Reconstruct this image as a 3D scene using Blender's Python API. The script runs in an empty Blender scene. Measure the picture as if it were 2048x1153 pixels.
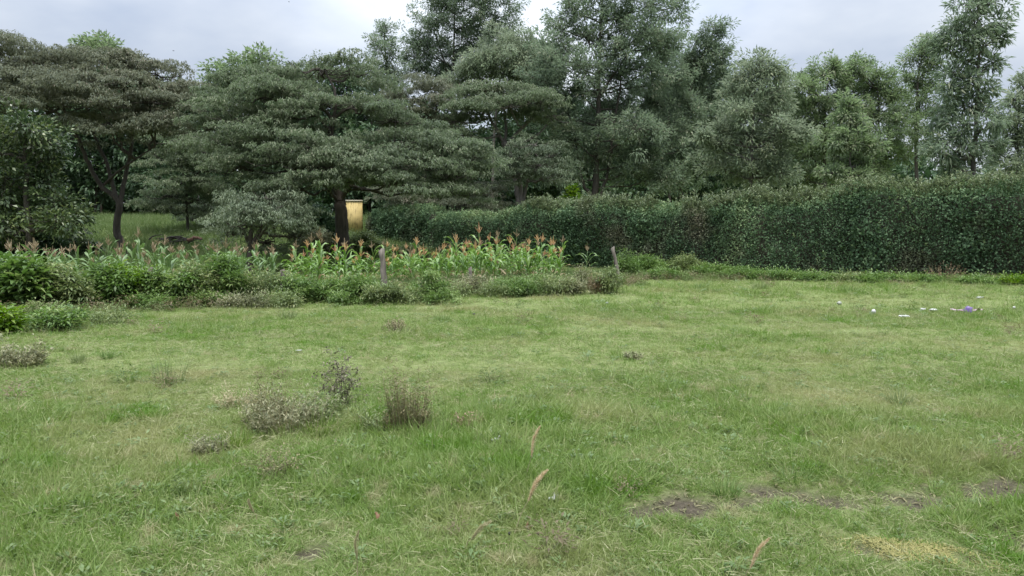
import bpy, math
import numpy as np
from mathutils import Vector, Matrix
R = math.radians
S = bpy.context.scene
COL = S.collection

# ------------------------------------------------------------------ camera, sky, sun, exposure
F = 1490.0                       # focal length in photo pixels (2048 wide)
EYE = 1.6
PITCH = math.atan((576.5 - 460.0) / F)
cam_d = bpy.data.cameras.new('camera'); cam = bpy.data.objects.new('camera', cam_d); COL.objects.link(cam)
cam_d.sensor_width = 36.0; cam_d.lens = 36.0 * F / 2048.0
cam_d.clip_start = 0.05; cam_d.clip_end = 3000
cam.location = (0, 0, EYE); cam.rotation_euler = (R(90) - PITCH, 0, 0)
S.camera = cam

SUN_EL, SUN_AZ = 70.0, 165.0      # azimuth measured from +Y towards +X
world = bpy.data.worlds.new('World'); S.world = world; world.use_nodes = True
nt = world.node_tree; nt.nodes.clear()
def N(nt, t, **kw):
    n = nt.nodes.new(t)
    for k, v in kw.items(): setattr(n, k, v)
    return n
out = N(nt, 'ShaderNodeOutputWorld')
sky = N(nt, 'ShaderNodeTexSky', sky_type='NISHITA', sun_disc=False)
sky.sun_elevation = R(SUN_EL); sky.sun_rotation = R(SUN_AZ)
bg1 = N(nt, 'ShaderNodeBackground'); bg1.inputs['Strength'].default_value = 0.06
nt.links.new(sky.outputs[0], bg1.inputs[0])
tc = N(nt, 'ShaderNodeTexCoord')
mp = N(nt, 'ShaderNodeMapping'); mp.inputs['Scale'].default_value = (1.0, 1.0, 2.2)
nt.links.new(tc.outputs['Generated'], mp.inputs[0])
nz = N(nt, 'ShaderNodeTexNoise'); nz.inputs['Scale'].default_value = 3.2; nz.inputs['Detail'].default_value = 5; nz.inputs['Roughness'].default_value = 0.5
nt.links.new(mp.outputs[0], nz.inputs['Vector'])
rp = N(nt, 'ShaderNodeValToRGB')
rp.color_ramp.elements[0].position = 0.36; rp.color_ramp.elements[0].color = (0.445, 0.505, 0.62, 1)
rp.color_ramp.elements[1].position = 0.62; rp.color_ramp.elements[1].color = (0.69, 0.73, 0.785, 1)
nt.links.new(nz.outputs[0], rp.inputs[0])
sep = N(nt, 'ShaderNodeSeparateXYZ'); nt.links.new(tc.outputs['Generated'], sep.inputs[0])
mr = N(nt, 'ShaderNodeMapRange'); mr.inputs[1].default_value = 0.0; mr.inputs[2].default_value = 1.0; mr.inputs[3].default_value = 0.41; mr.inputs[4].default_value = 2.5
sq = N(nt, 'ShaderNodeMath', operation='MULTIPLY'); nt.links.new(sep.outputs[2], sq.inputs[0]); nt.links.new(sep.outputs[2], sq.inputs[1]); nt.links.new(sq.outputs[0], mr.inputs[0])
dt = N(nt, 'ShaderNodeVectorMath', operation='DOT_PRODUCT'); nt.links.new(tc.outputs['Generated'], dt.inputs[0]); dt.inputs[1].default_value = Vector((0.03, 0.94, 0.34)).normalized()
gl = N(nt, 'ShaderNodeMapRange', interpolation_type='SMOOTHSTEP'); gl.inputs[1].default_value = 0.93; gl.inputs[2].default_value = 1.0; gl.inputs[3].default_value = 1.0; gl.inputs[4].default_value = 1.30; nt.links.new(dt.outputs['Value'], gl.inputs[0])
gm_ = N(nt, 'ShaderNodeMath', operation='MULTIPLY'); nt.links.new(mr.outputs[0], gm_.inputs[0]); nt.links.new(gl.outputs[0], gm_.inputs[1])
bg2 = N(nt, 'ShaderNodeBackground'); nt.links.new(rp.outputs[0], bg2.inputs[0]); nt.links.new(gm_.outputs[0], bg2.inputs[1])
mx = N(nt, 'ShaderNodeMixShader'); mx.inputs[0].default_value = 0.88
nt.links.new(bg1.outputs[0], mx.inputs[1]); nt.links.new(bg2.outputs[0], mx.inputs[2]); nt.links.new(mx.outputs[0], out.inputs[0])

sun_d = bpy.data.lights.new('sun', 'SUN'); sun = bpy.data.objects.new('sun', sun_d); COL.objects.link(sun)
sun_d.energy = 1.5; sun_d.angle = R(14); sun_d.color = (1.0, 0.95, 0.87)
sd = Vector((math.sin(R(SUN_AZ)) * math.cos(R(SUN_EL)), math.cos(R(SUN_AZ)) * math.cos(R(SUN_EL)), math.sin(R(SUN_EL))))
sun.rotation_euler = sd.to_track_quat('Z', 'Y').to_euler(); sun.location = (0, 0, 40)

vs = S.view_settings
vs.view_transform = 'Standard'; vs.look = 'None'; vs.gamma = 1.0; vs.use_curve_mapping = False
vs.exposure = 1.32
cy = S.cycles
cy.max_bounces = 6; cy.diffuse_bounces = 4; cy.glossy_bounces = 2; cy.transmission_bounces = 3; cy.transparent_max_bounces = 4
cy.caustics_reflective = False; cy.caustics_refractive = False

# ------------------------------------------------------------------ ground height and pixel helpers
def sst(t):
    t = np.clip(t, 0, 1); return t * t * (3 - 2 * t)
def fn(x, y, seed=0, sc=1.0):
    r = np.random.RandomState(abs(int(seed))); v = 0
    for k in range(6):
        a = r.rand() * 6.283; f = sc * (0.6 + 0.5 * k); p = r.rand() * 6.283
        v = v + np.sin((x * math.cos(a) + y * math.sin(a)) * f + p) / (1 + 0.35 * k)
    return v / 3.2
def fn3(x, y, z, seed=0, sc=1.0):
    r = np.random.RandomState(abs(int(seed))); v = 0
    for k in range(7):
        d = r.normal(size=3); d /= np.linalg.norm(d); f = sc * (0.6 + 0.45 * k); p = r.rand() * 6.283
        v = v + np.sin((x * d[0] + y * d[1] + z * d[2]) * f + p) / (1 + 0.3 * k)
    return v / 3.4
SOIL = [((px - 1024) / F * d, d, 1.3 * w / F * d, 2.1 * h / F * d * d / 1.6) for px, py, w, h in ((1395, 1018, 85, 15), (1575, 993, 95, 11), (1695, 1013, 32, 11), (1880, 1018, 85, 17), (2035, 976, 55, 8), (2170, 980, 70, 12), (2048, 1086, 34, 15), (1750, 1113, 22, 9), (1965, 1133, 26, 9), (1275, 1042, 34, 7), (620, 1122, 46, 10), (1490, 1012, 60, 9), (1790, 1002, 75, 10), (1960, 1000, 60, 9), (1640, 1004, 90, 13), (2010, 990, 90, 12)) for d in (1.6 * F / (py - 460.0),)]
def soilmask(x, y):
    """1 on the bare, trodden patches in the right foreground"""
    n = fn(x, y * 1.6, 11, 5.5) * 0.55 + fn(x, y, 12, 15.0) * 0.55; m = 0 * x
    for cx, cyy, rx, ry in SOIL: m = np.maximum(m, sst((1.10 - np.hypot((x - cx) / rx, (y - cyy) / ry) + n * 0.95) / 0.8))
    return m
def mossmask(x, y):
    n = fn(x, y, 21, 7.0)
    return sst(1.3 - 1.2 * np.hypot((x - 2.02) / 0.33, (y - 3.60 + 0.35 * (x - 2.02)) / 0.14) + n * 0.8)
def gz(x, y):
    x = np.asarray(x, float); y = np.asarray(y, float)
    left = 1 - 0.87 * sst((x + 9) / 9)
    z = 2.3 * sst((y - 22) / 28) * left
    near = 1 - sst((y - 30) / 20)
    z = z + near * (0.034 * fn(x, y, 3, 0.9) + 0.028 * fn(x, y, 4, 2.6))
    return z - 0.03 * soilmask(x, y) * (y < 8)
def ray(px, py):
    u = (px - 1024.0) / F; v = (576.5 - py) / F; c, s = math.cos(PITCH), math.sin(PITCH)
    return np.array([u, c + v * s, v * c - s])
def at(px, py, Y):
    d = ray(px, py); t = Y / d[1]
    return np.array([d[0] * t, Y, EYE + d[2] * t])
def ground_at(px, py):
    d = ray(px, py); t = -EYE / d[2] if d[2] < -1e-3 else 60
    for _ in range(12):
        p = d * t; z = float(gz(p[0], p[1])); t = (EYE - z) / -d[2] if d[2] < -1e-3 else t
    p = d * t; return np.array([p[0], p[1], float(gz(p[0], p[1]))])
def gpt(px, Y):
    x = (px - 1024.0) / F * Y; return np.array([x, Y, float(gz(x, Y))])

# ------------------------------------------------------------------ materials
def ramp(nt, stops):
    r = N(nt, 'ShaderNodeValToRGB'); e = r.color_ramp.elements
    while len(e) < len(stops): e.new(0.5)
    for i, (p, c) in enumerate(stops): e[i].position = p; e[i].color = (*c, 1)
    return r
def leaf_mat(name, stops, trans=0.3, rough=0.5, spec=0.35, under=None, posnoise=None, instancer=False, poscol=None):
    m = bpy.data.materials.new(name); m.use_nodes = True; nt = m.node_tree; nt.nodes.clear(); L = nt.links.new
    o = N(nt, 'ShaderNodeOutputMaterial'); p = N(nt, 'ShaderNodeBsdfPrincipled')
    p.inputs['Roughness'].default_value = rough; p.inputs['Specular IOR Level'].default_value = spec
    a = N(nt, 'ShaderNodeAttribute'); a.attribute_name = 'tint'
    fac = a.outputs['Fac']
    if instancer:
        oi = N(nt, 'ShaderNodeObjectInfo'); mm = N(nt, 'ShaderNodeMath', operation='MULTIPLY_ADD')
        mm.inputs[1].default_value = 0.55; L(oi.outputs['Random'], mm.inputs[0])
        m2 = N(nt, 'ShaderNodeMath', operation='MULTIPLY'); m2.inputs[1].default_value = 0.45; L(fac, m2.inputs[0]); L(m2.outputs[0], mm.inputs[2])
        fac = mm.outputs[0]
    r = ramp(nt, stops); L(fac, r.inputs[0]); col = r.outputs[0]
    if posnoise:
        g = N(nt, 'ShaderNodeNewGeometry')
        for sc, lo, hi, c in posnoise:
            nn = N(nt, 'ShaderNodeTexNoise'); nn.inputs['Scale'].default_value = sc; nn.inputs['Detail'].default_value = 4; L(g.outputs['Position'], nn.inputs['Vector'])
            q = N(nt, 'ShaderNodeMapRange'); q.inputs[1].default_value = lo; q.inputs[2].default_value = hi; L(nn.outputs[0], q.inputs[0])
            x = N(nt, 'ShaderNodeMix', data_type='RGBA'); L(q.outputs[0], x.inputs[0]); L(col, x.inputs[6]); x.inputs[7].default_value = (*c, 1); col = x.outputs[2]
    if under:
        g2 = N(nt, 'ShaderNodeNewGeometry'); x = N(nt, 'ShaderNodeMix', data_type='RGBA'); L(g2.outputs['Backfacing'], x.inputs[0]); L(col, x.inputs[6]); x.inputs[7].default_value = (*under, 1); col = x.outputs[2]
    L(col, p.inputs['Base Color'])
    if trans > 0:
        t = N(nt, 'ShaderNodeBsdfTranslucent'); hs = N(nt, 'ShaderNodeHueSaturation'); hs.inputs['Saturation'].default_value = 1.2; hs.inputs['Value'].default_value = 1.15
        L(col, hs.inputs['Color']); L(hs.outputs[0], t.inputs[0])
        x = N(nt, 'ShaderNodeMixShader'); x.inputs[0].default_value = trans; L(p.outputs[0], x.inputs[1]); L(t.outputs[0], x.inputs[2]); L(x.outputs[0], o.inputs[0])
    else: L(p.outputs[0], o.inputs[0])
    return m
def noise_mat(name, c1, c2, scale=6, rough=0.85, bump=0.4, stretch=(1, 1, 1), spec=0.2):
    m = bpy.data.materials.new(name); m.use_nodes = True; nt = m.node_tree; L = nt.links.new; p = nt.nodes['Principled BSDF']
    p.inputs['Roughness'].default_value = rough; p.inputs['Specular IOR Level'].default_value = spec
    t = N(nt, 'ShaderNodeTexCoord'); mp = N(nt, 'ShaderNodeMapping'); mp.inputs['Scale'].default_value = stretch; L(t.outputs['Object'], mp.inputs[0])
    nn = N(nt, 'ShaderNodeTexNoise'); nn.inputs['Scale'].default_value = scale; nn.inputs['Detail'].default_value = 6; nn.inputs['Roughness'].default_value = 0.65; L(mp.outputs[0], nn.inputs['Vector'])
    r = ramp(nt, [(0.3, c1), (0.7, c2)]); L(nn.outputs[0], r.inputs[0]); L(r.outputs[0], p.inputs['Base Color'])
    if bump:
        b = N(nt, 'ShaderNodeBump'); b.inputs['Strength'].default_value = bump; b.inputs['Distance'].default_value = 0.02; L(nn.outputs[0], b.inputs['Height']); L(b.outputs[0], p.inputs['Normal'])
    return m
BARK = (1, 1, 0.18)
M = {}
M['bark'] = noise_mat('dark_bark', (0.035, 0.030, 0.026), (0.085, 0.074, 0.062), 14, stretch=BARK)
M['bark_pale'] = noise_mat('grey_bark', (0.07, 0.062, 0.055), (0.15, 0.135, 0.12), 14, stretch=BARK)
M['wood'] = noise_mat('weathered_wood', (0.065, 0.055, 0.045), (0.23, 0.205, 0.175), 18, stretch=(1, 1, 0.12), bump=0.6)
M['twig'] = noise_mat('twig_brown', (0.030, 0.030, 0.020), (0.065, 0.060, 0.042), 9)
M['croton'] = leaf_mat('croton_leaf', [(0.0, (0.065, 0.088, 0.054)), (0.45, (0.119, 0.147, 0.088)), (0.8, (0.179, 0.203, 0.126)), (1.0, (0.250, 0.256, 0.173))], 0.36, 0.6, 0.2, under=(0.163, 0.206, 0.126))
M['croton_brown'] = leaf_mat('croton_leaf_browned', [(0.0, (0.065, 0.084, 0.055)), (0.45, (0.115, 0.134, 0.088)), (0.75, (0.159, 0.166, 0.115)), (1.0, (0.223, 0.192, 0.149))], 0.36, 0.6, 0.2, under=(0.173, 0.185, 0.128))
M['grev'] = leaf_mat('silky_leaf', [(0.0, (0.069, 0.101, 0.066)), (0.5, (0.126, 0.167, 0.103)), (0.85, (0.202, 0.234, 0.157)), (1.0, (0.303, 0.316, 0.225))], 0.36, 0.6, 0.2, under=(0.238, 0.301, 0.207))
M['grev_pale'] = leaf_mat('silky_leaf_pale', [(0.0, (0.113, 0.156, 0.092)), (0.5, (0.175, 0.225, 0.135)), (0.85, (0.242, 0.289, 0.178)), (1.0, (0.317, 0.339, 0.222))], 0.36, 0.6, 0.2, under=(0.287, 0.330, 0.239))
M['grev_fresh'] = leaf_mat('silky_leaf_fresh', [(0.0, (0.087, 0.121, 0.070)), (0.5, (0.157, 0.197, 0.113)), (0.85, (0.232, 0.265, 0.163)), (1.0, (0.314, 0.327, 0.218))], 0.38, 0.6, 0.2, under=(0.241, 0.317, 0.174))
M['croton_pale'] = leaf_mat('croton_leaf_pale', [(0.0, (0.091, 0.118, 0.076)), (0.5, (0.147, 0.182, 0.116)), (1.0, (0.234, 0.264, 0.177))], 0.36, 0.6, 0.2)
M['broad'] = leaf_mat('broad_leaf', [(0.0, (0.040, 0.066, 0.031)), (0.6, (0.080, 0.117, 0.050)), (1.0, (0.173, 0.209, 0.084))], 0.25, 0.38, 0.5)
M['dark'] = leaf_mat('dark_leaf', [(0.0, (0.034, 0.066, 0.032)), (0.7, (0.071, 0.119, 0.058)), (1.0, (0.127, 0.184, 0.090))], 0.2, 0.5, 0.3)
M['hedge'] = leaf_mat('hedge_leaf', [(0.0, (0.054, 0.092, 0.050)), (0.5, (0.092, 0.153, 0.081)), (0.85, (0.162, 0.235, 0.119)), (1.0, (0.253, 0.328, 0.164))], 0.25, 0.65, 0.12, posnoise=[(0.5, 0.58, 0.72, (0.172, 0.164, 0.113))])
M['shoot'] = leaf_mat('hedge_shoot', [(0.0, (0.115, 0.150, 0.080)), (1.0, (0.225, 0.260, 0.150))], 0.3, 0.5)
M['green'] = leaf_mat('weed_green', [(0.0, (0.087, 0.149, 0.044)), (0.6, (0.152, 0.235, 0.075)), (1.0, (0.248, 0.320, 0.123))], 0.32, 0.45)
M['bright'] = leaf_mat('weed_bright', [(0.0, (0.082, 0.156, 0.024)), (0.6, (0.129, 0.219, 0.036)), (1.0, (0.198, 0.278, 0.065))], 0.35, 0.45)
M['olive'] = leaf_mat('weed_olive', [(0.0, (0.108, 0.153, 0.060)), (0.6, (0.192, 0.240, 0.102)), (1.0, (0.294, 0.326, 0.155))], 0.3, 0.5)
M['grey'] = leaf_mat('weed_grey', [(0.0, (0.129, 0.142, 0.074)), (0.6, (0.228, 0.237, 0.132)), (1.0, (0.335, 0.318, 0.200))], 0.28, 0.6)
M['rust'] = leaf_mat('weed_rust', [(0.0, (0.15, 0.115, 0.065)), (0.6, (0.25, 0.185, 0.115)), (1.0, (0.36, 0.27, 0.18))], 0.25, 0.6)
M['drybrown'] = leaf_mat('weed_dry_brown', [(0.0, (0.107, 0.105, 0.048)), (0.6, (0.186, 0.175, 0.088)), (1.0, (0.279, 0.245, 0.132))], 0.25, 0.6)
M['dead'] = leaf_mat('weed_dead', [(0.0, (0.071, 0.065, 0.043)), (1.0, (0.180, 0.165, 0.108))], 0.1, 0.7)
M['straw'] = leaf_mat('straw', [(0.0, (0.286, 0.248, 0.138)), (1.0, (0.462, 0.418, 0.275))], 0.25, 0.6)
M['seed'] = leaf_mat('seed_bristle', [(0.0, (0.54, 0.43, 0.28)), (1.0, (0.73, 0.61, 0.43))], 0.35, 0.6)
M['seed_pale'] = leaf_mat('seed_bristle_pale', [(0.0, (0.38, 0.36, 0.21)), (1.0, (0.52, 0.48, 0.31))], 0.35, 0.6)
M['maize'] = leaf_mat('maize_leaf', [(0.0, (0.098, 0.193, 0.040)), (0.5, (0.155, 0.270, 0.063)), (1.0, (0.230, 0.341, 0.115))], 0.35, 0.34, 0.55)
M['maize_dull'] = leaf_mat('maize_leaf_dull', [(0.0, (0.090, 0.153, 0.053)), (0.5, (0.143, 0.226, 0.082)), (1.0, (0.212, 0.286, 0.121))], 0.3, 0.4, 0.5)
M['maize_dry'] = leaf_mat('maize_leaf_dry', [(0.0, (0.26, 0.20, 0.11)), (1.0, (0.42, 0.34, 0.21))], 0.3, 0.6)
M['tassel'] = leaf_mat('tassel_orange', [(0.0, (0.50, 0.33, 0.16)), (1.0, (0.66, 0.47, 0.26))], 0.3, 0.6)
M['tassel_pink'] = leaf_mat('tassel_pink', [(0.0, (0.48, 0.29, 0.16)), (1.0, (0.62, 0.41, 0.25))], 0.3, 0.6)
M['tassel_dry'] = leaf_mat('tassel_dry', [(0.0, (0.27, 0.21, 0.13)), (1.0, (0.42, 0.34, 0.22))], 0.3, 0.6)
GN_GREEN = [(0.45, 0.50, 0.68, (0.31, 0.315, 0.15)), (1.3, 0.55, 0.68, (0.115, 0.215, 0.035)), (4.5, 0.58, 0.72, (0.38, 0.355, 0.21))]
M['grass'] = leaf_mat('grass_blade', [(0.0, (0.090, 0.154, 0.036)), (0.45, (0.178, 0.260, 0.075)), (0.8, (0.253, 0.317, 0.119)), (1.0, (0.362, 0.373, 0.200))], 0.42, 0.5, 0.25, posnoise=GN_GREEN, instancer=True)
M['thatch'] = leaf_mat('grass_thatch', [(0.0, (0.175, 0.180, 0.080)), (0.6, (0.276, 0.279, 0.142)), (1.0, (0.385, 0.386, 0.234))], 0.25, 0.55, 0.3, instancer=True)
M['tallgrass'] = leaf_mat('tall_grass', [(0.0, (0.082, 0.132, 0.040)), (0.6, (0.131, 0.186, 0.068)), (1.0, (0.212, 0.239, 0.112))], 0.3, 0.5, 0.3, instancer=True)  # tree shade over the far slope is darkened into these greens
M['weed_far'] = leaf_mat('sward_weed', [(0.0, (0.075, 0.125, 0.035)), (1.0, (0.19, 0.235, 0.10))], 0.3, 0.5, 0.2, instancer=True)
M['weed_brown'] = leaf_mat('sward_weed_brown', [(0.0, (0.11, 0.095, 0.055)), (1.0, (0.25, 0.21, 0.13))], 0.3, 0.5, 0.2, instancer=True)
M['moss'] = leaf_mat('moss_yellow', [(0.0, (0.27, 0.25, 0.08)), (1.0, (0.40, 0.37, 0.16))], 0.25, 0.6)
M['herb'] = leaf_mat('herb_leaf', [(0.0, (0.095, 0.155, 0.05)), (1.0, (0.185, 0.245, 0.10))], 0.3, 0.45, 0.4, instancer=True)

# ------------------------------------------------------------------ mesh building (numpy)
def nrm(v): return v / np.maximum(np.linalg.norm(v, axis=-1, keepdims=True), 1e-9)
def quad_mesh(name, V, Q, tint=None, mat=None, smooth=False):
    me = bpy.data.meshes.new(name); V = np.asarray(V, np.float32); Q = np.asarray(Q, np.int32)
    me.vertices.add(len(V)); me.vertices.foreach_set('co', V.ravel())
    me.loops.add(Q.size); me.loops.foreach_set('vertex_index', Q.ravel())
    me.polygons.add(len(Q)); me.polygons.foreach_set('loop_start', np.arange(0, Q.size, Q.shape[1], dtype=np.int32))
    if smooth: me.polygons.foreach_set('use_smooth', np.ones(len(Q), bool))
    me.update(calc_edges=True); me.validate()
    if tint is not None:
        a = me.attributes.new('tint', 'FLOAT', 'FACE'); a.data.foreach_set('value', np.asarray(tint, np.float32))
    if mat: me.materials.append(M[mat] if isinstance(mat, str) else mat)
    return me
class MB:
    def __init__(s): s.v = []; s.q = []; s.t = []; s.n = 0
    def add(s, V, Q, T=None):
        if len(V) == 0: return
        s.v.append(V); s.q.append(Q + s.n); s.t.append(np.zeros(len(Q)) + 0.5 if T is None else T); s.n += len(V)
    def leaves(s, P, D, L, W, droop=0.12, tint=None, fold=0.08, N=None):
        n = len(P)
        if n == 0: return
        D = nrm(D); up = np.array([0, 0, 1.0]) if N is None else N
        sd = np.cross(D, up + np.zeros_like(D)); sd = nrm(sd + 1e-6); u = np.cross(sd, D)
        L = np.broadcast_to(L, n)[:, None]; W = np.broadcast_to(W, n)[:, None]
        mid = P + D * L * 0.45
        V = np.stack([P, mid + sd * W * .5 + u * W * fold, P + D * L - u * L * droop - np.array([0, 0, 1]) * L * droop * .5, mid - sd * W * .5 + u * W * fold], 1).reshape(-1, 3)
        s.add(V, np.arange(4 * n).reshape(n, 4), np.broadcast_to(0.5 if tint is None else tint, n).copy())
    def strips(s, P, D, L, W, bend=0.5, nseg=3, tint=None, prof=None, rng=None, twist=1.0):
        n = len(P)
        if n == 0: return
        rng = rng or np.random.RandomState(1); D = nrm(D)
        L = np.broadcast_to(L, n)[:, None]; W = np.broadcast_to(W, n)[:, None]; bend = np.broadcast_to(bend, n)[:, None]
        h = nrm(np.cross(D, np.array([0, 0, 1.0]) + 0.3 * twist * rng.normal(size=(n, 3))) + 1e-6)
        rows = []
        for i in range(nseg + 1):
            t = i / nseg; w = (prof(t) if prof else (1 - t ** 1.5) * .92 + .08)
            c = P + D * L * t; c = c - np.array([0, 0, 1.0]) * bend * L * t * t
            rows.append(c - h * W * w * .5); rows.append(c + h * W * w * .5)
        V = np.stack(rows, 1).reshape(-1, 3); b = (np.arange(n) * (2 * nseg + 2))[:, None]
        Q = np.concatenate([b + np.array([2 * i, 2 * i + 1, 2 * i + 3, 2 * i + 2]) for i in range(nseg)], 0)
        T = np.broadcast_to(0.5 if tint is None else tint, n); s.add(V, Q, np.tile(T, nseg))
    def tube(s, pts, rad, sides=6, tint=0.5, cap=True):
        pts = np.asarray(pts, float); n = len(pts); rad = np.atleast_1d(np.asarray(rad, float)); rad = np.interp(np.linspace(0, 1, n), np.linspace(0, 1, len(rad)), rad) if len(rad) > 1 else np.full(n, rad[0])
        T = nrm(np.gradient(pts, axis=0)); a = np.array([1.0, 0, 0]) if abs(T[0][0]) < .8 else np.array([0, 1.0, 0])
        V = []; ang = np.arange(sides) * 2 * math.pi / sides
        for i in range(n):
            a = a - T[i] * a.dot(T[i]); a /= np.linalg.norm(a); b = np.cross(T[i], a)
            V.append(pts[i] + rad[i] * (np.cos(ang)[:, None] * a + np.sin(ang)[:, None] * b))
        V = np.concatenate(V); k = np.arange(sides); k2 = (k + 1) % sides
        Q = np.concatenate([np.stack([i * sides + k, i * sides + k2, (i + 1) * sides + k2, (i + 1) * sides + k], 1) for i in range(n - 1)])
        if cap and sides % 2 == 0:
            for off in (0, (n - 1) * sides):
                for j in range(1, sides - 1, 2): Q = np.concatenate([Q, np.array([[off, off + j, off + j + 1, off + (j + 2) % sides]])])
        s.add(V, Q, np.full(len(Q), tint))
    def mesh(s, name, mat, origin=(0, 0, 0), smooth=False):
        if not s.v: return None
        V = np.concatenate(s.v) - np.asarray(origin)
        return quad_mesh(name, V, np.concatenate(s.q), np.concatenate(s.t), mat, smooth)
def link(name, me, parent=None, loc=None, kind=None):
    o = bpy.data.objects.new(name, me); COL.objects.link(o)
    if parent: o.parent = parent
    if loc is not None: o.location = tuple(float(c) for c in loc)
    if kind: o['kind'] = kind
    return o
def tag(o, label, cat, group=None):
    o['label'] = label; o['category'] = cat
    if group: o['group'] = group
    return o
def thing(name, loc, label, cat, group=None):
    return tag(link(name, None, None, loc), label, cat, group)
def part(name, mb, mat, parent, origin, smooth=False, kind=None):
    me = mb.mesh(name, mat, origin, smooth)
    return link(name, me, parent, None, kind) if me else None
def curve(pts, n=5):
    """Catmull-Rom resample"""
    pts = [np.asarray(p, float) for p in pts]
    if len(pts) < 3: return np.array([pts[0] + (pts[-1] - pts[0]) * i / n for i in range(n + 1)])
    P = [2 * pts[0] - pts[1]] + pts + [2 * pts[-1] - pts[-2]]; o = []
    for i in range(1, len(P) - 2):
        for k in range(n):
            t = k / n; a, b, c, d = P[i - 1], P[i], P[i + 1], P[i + 2]
            o.append(.5 * ((2 * b) + (c - a) * t + (2 * a - 5 * b + 4 * c - d) * t * t + (3 * b - a - 3 * c + d) * t ** 3))
    o.append(pts[-1]); return np.array(o)
def wob(p, rng, amt):
    p = p.copy(); p[1:-1] += rng.normal(size=p[1:-1].shape) * amt; return p

# ------------------------------------------------------------------ ground
def axis(fine0, fine1, step, lo, hi, grow=1.09, cap=8.0):
    a = list(np.arange(fine0, fine1, step)); s = step; x = fine1
    while x < hi: a.append(x); s = min(s * grow, cap); x += s
    a.append(hi); s = step; x = fine0
    while x > lo: s = min(s * grow, cap); x -= s; a.append(max(x, lo))
    return np.unique(np.round(a, 4))
gx = axis(-2.5, 4.2, 0.085, -320, 320, 1.11); gy = axis(2.9, 5.6, 0.07, -60, 620, 1.11)
X, Yg = np.meshgrid(gx, gy); V = np.stack([X, Yg, gz(X, Yg)], -1).reshape(-1, 3)
nx = len(gx); i, j = np.meshgrid(np.arange(nx - 1), np.arange(len(gy) - 1)); b = (j * nx + i).ravel()
gm = bpy.data.materials.new('pasture_soil'); gm.use_nodes = True; nt = gm.node_tree; L = nt.links.new; p = nt.nodes['Principled BSDF']; p.inputs['Roughness'].default_value = .95; p.inputs['Specular IOR Level'].default_value = .15
g = N(nt, 'ShaderNodeNewGeometry')
n1 = N(nt, 'ShaderNodeTexNoise'); n1.inputs['Scale'].default_value = 9; n1.inputs['Detail'].default_value = 8; n1.inputs['Roughness'].default_value = .7; L(g.outputs['Position'], n1.inputs['Vector'])
r1 = ramp(nt, [(0.3, (0.10, 0.125, 0.045)), (0.55, (0.18, 0.22, 0.08)), (0.75, (0.27, 0.27, 0.14))]); L(n1.outputs[0], r1.inputs[0])
n2 = N(nt, 'ShaderNodeTexNoise'); n2.inputs['Scale'].default_value = 38; n2.inputs['Detail'].default_value = 8; n2.inputs['Roughness'].default_value = .75; L(g.outputs['Position'], n2.inputs['Vector'])
r2 = ramp(nt, [(0.3, (0.042, 0.036, 0.025)), (0.55, (0.098, 0.083, 0.058)), (0.75, (0.185, 0.16, 0.118))]); L(n2.outputs[0], r2.inputs[0])
at_ = N(nt, 'ShaderNodeAttribute'); at_.attribute_name = 'soil'
mx = N(nt, 'ShaderNodeMix', data_type='RGBA'); L(at_.outputs['Fac'], mx.inputs[0]); L(r1.outputs[0], mx.inputs[6]); L(r2.outputs[0], mx.inputs[7]); L(mx.outputs[2], p.inputs['Base Color'])
bp = N(nt, 'ShaderNodeBump'); bp.inputs['Strength'].default_value = .9; bp.inputs['Distance'].default_value = .03; L(n2.outputs[0], bp.inputs['Height']); L(bp.outputs[0], p.inputs['Normal'])
gme = quad_mesh('ground', V, np.stack([b, b + 1, b + nx + 1, b + nx], 1), None, gm, True)
a = gme.attributes.new('soil', 'FLOAT', 'POINT'); a.data.foreach_set('value', (soilmask(V[:, 0], V[:, 1]) * (V[:, 1] < 8)).astype(np.float32))
ground = link('ground', gme, kind='structure')

# ------------------------------------------------------------------ grass (one object of stuff, tufts spread by geometry nodes)
SRC = bpy.data.collections.new('grass_sources')
def src(name, mb, mat):
    o = bpy.data.objects.new(name, mb.mesh(name, mat)); SRC.objects.link(o); return o
def tuft(rng, n, rad, hmin, hmax, w, lean, bend, nseg=3):
    mb = MB(); r = rad * np.sqrt(rng.rand(n)); a = rng.rand(n) * 6.283
    P = np.stack([r * np.cos(a), r * np.sin(a), np.full(n, -.012)], 1); a2 = a + rng.normal(size=n) * 1.0
    ln = lean * rng.rand(n) ** .7
    D = np.stack([np.cos(a2) * ln, np.sin(a2) * ln, np.ones(n)], 1)
    mb.strips(P, D, hmin + (hmax - hmin) * rng.rand(n) ** 1.4, w * (.7 + .6 * rng.rand(n)), bend * rng.rand(n), nseg, rng.rand(n), None, rng, 2)
    return mb
rg = np.random.RandomState(5)
for k in range(4): src(f'grass_a{k}', tuft(rg, 36, .085, .025, .10, .0040, 1.7, .8), 'grass')       # 0-3 lawn
for k in range(3): src(f'grass_b{k}', tuft(rg, 40, .06, .06, .17, .0046, 1.3, .85, 4), 'grass')      # 4-6 longer tuft
for k in range(2):                                                                                     # 7-8 flat thatch
    mb = MB(); n = 26; a = rg.rand(n) * 6.283; P = np.stack([.1 * rg.normal(size=n), .1 * rg.normal(size=n), .008 + .025 * rg.rand(n)], 1)
    mb.strips(P, np.stack([np.cos(a), np.sin(a), .25 * rg.normal(size=n)], 1),   .035 + .07 * rg.rand(n), .003, .1, 2, rg.rand(n), None, rg, 3)
    src(f'grass_c{k}', mb, 'thatch')
mb = MB(); n = 16; a = rg.rand(n) * 6.283; r = .05 * rg.rand(n)                                        # 9 small herbs
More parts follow.
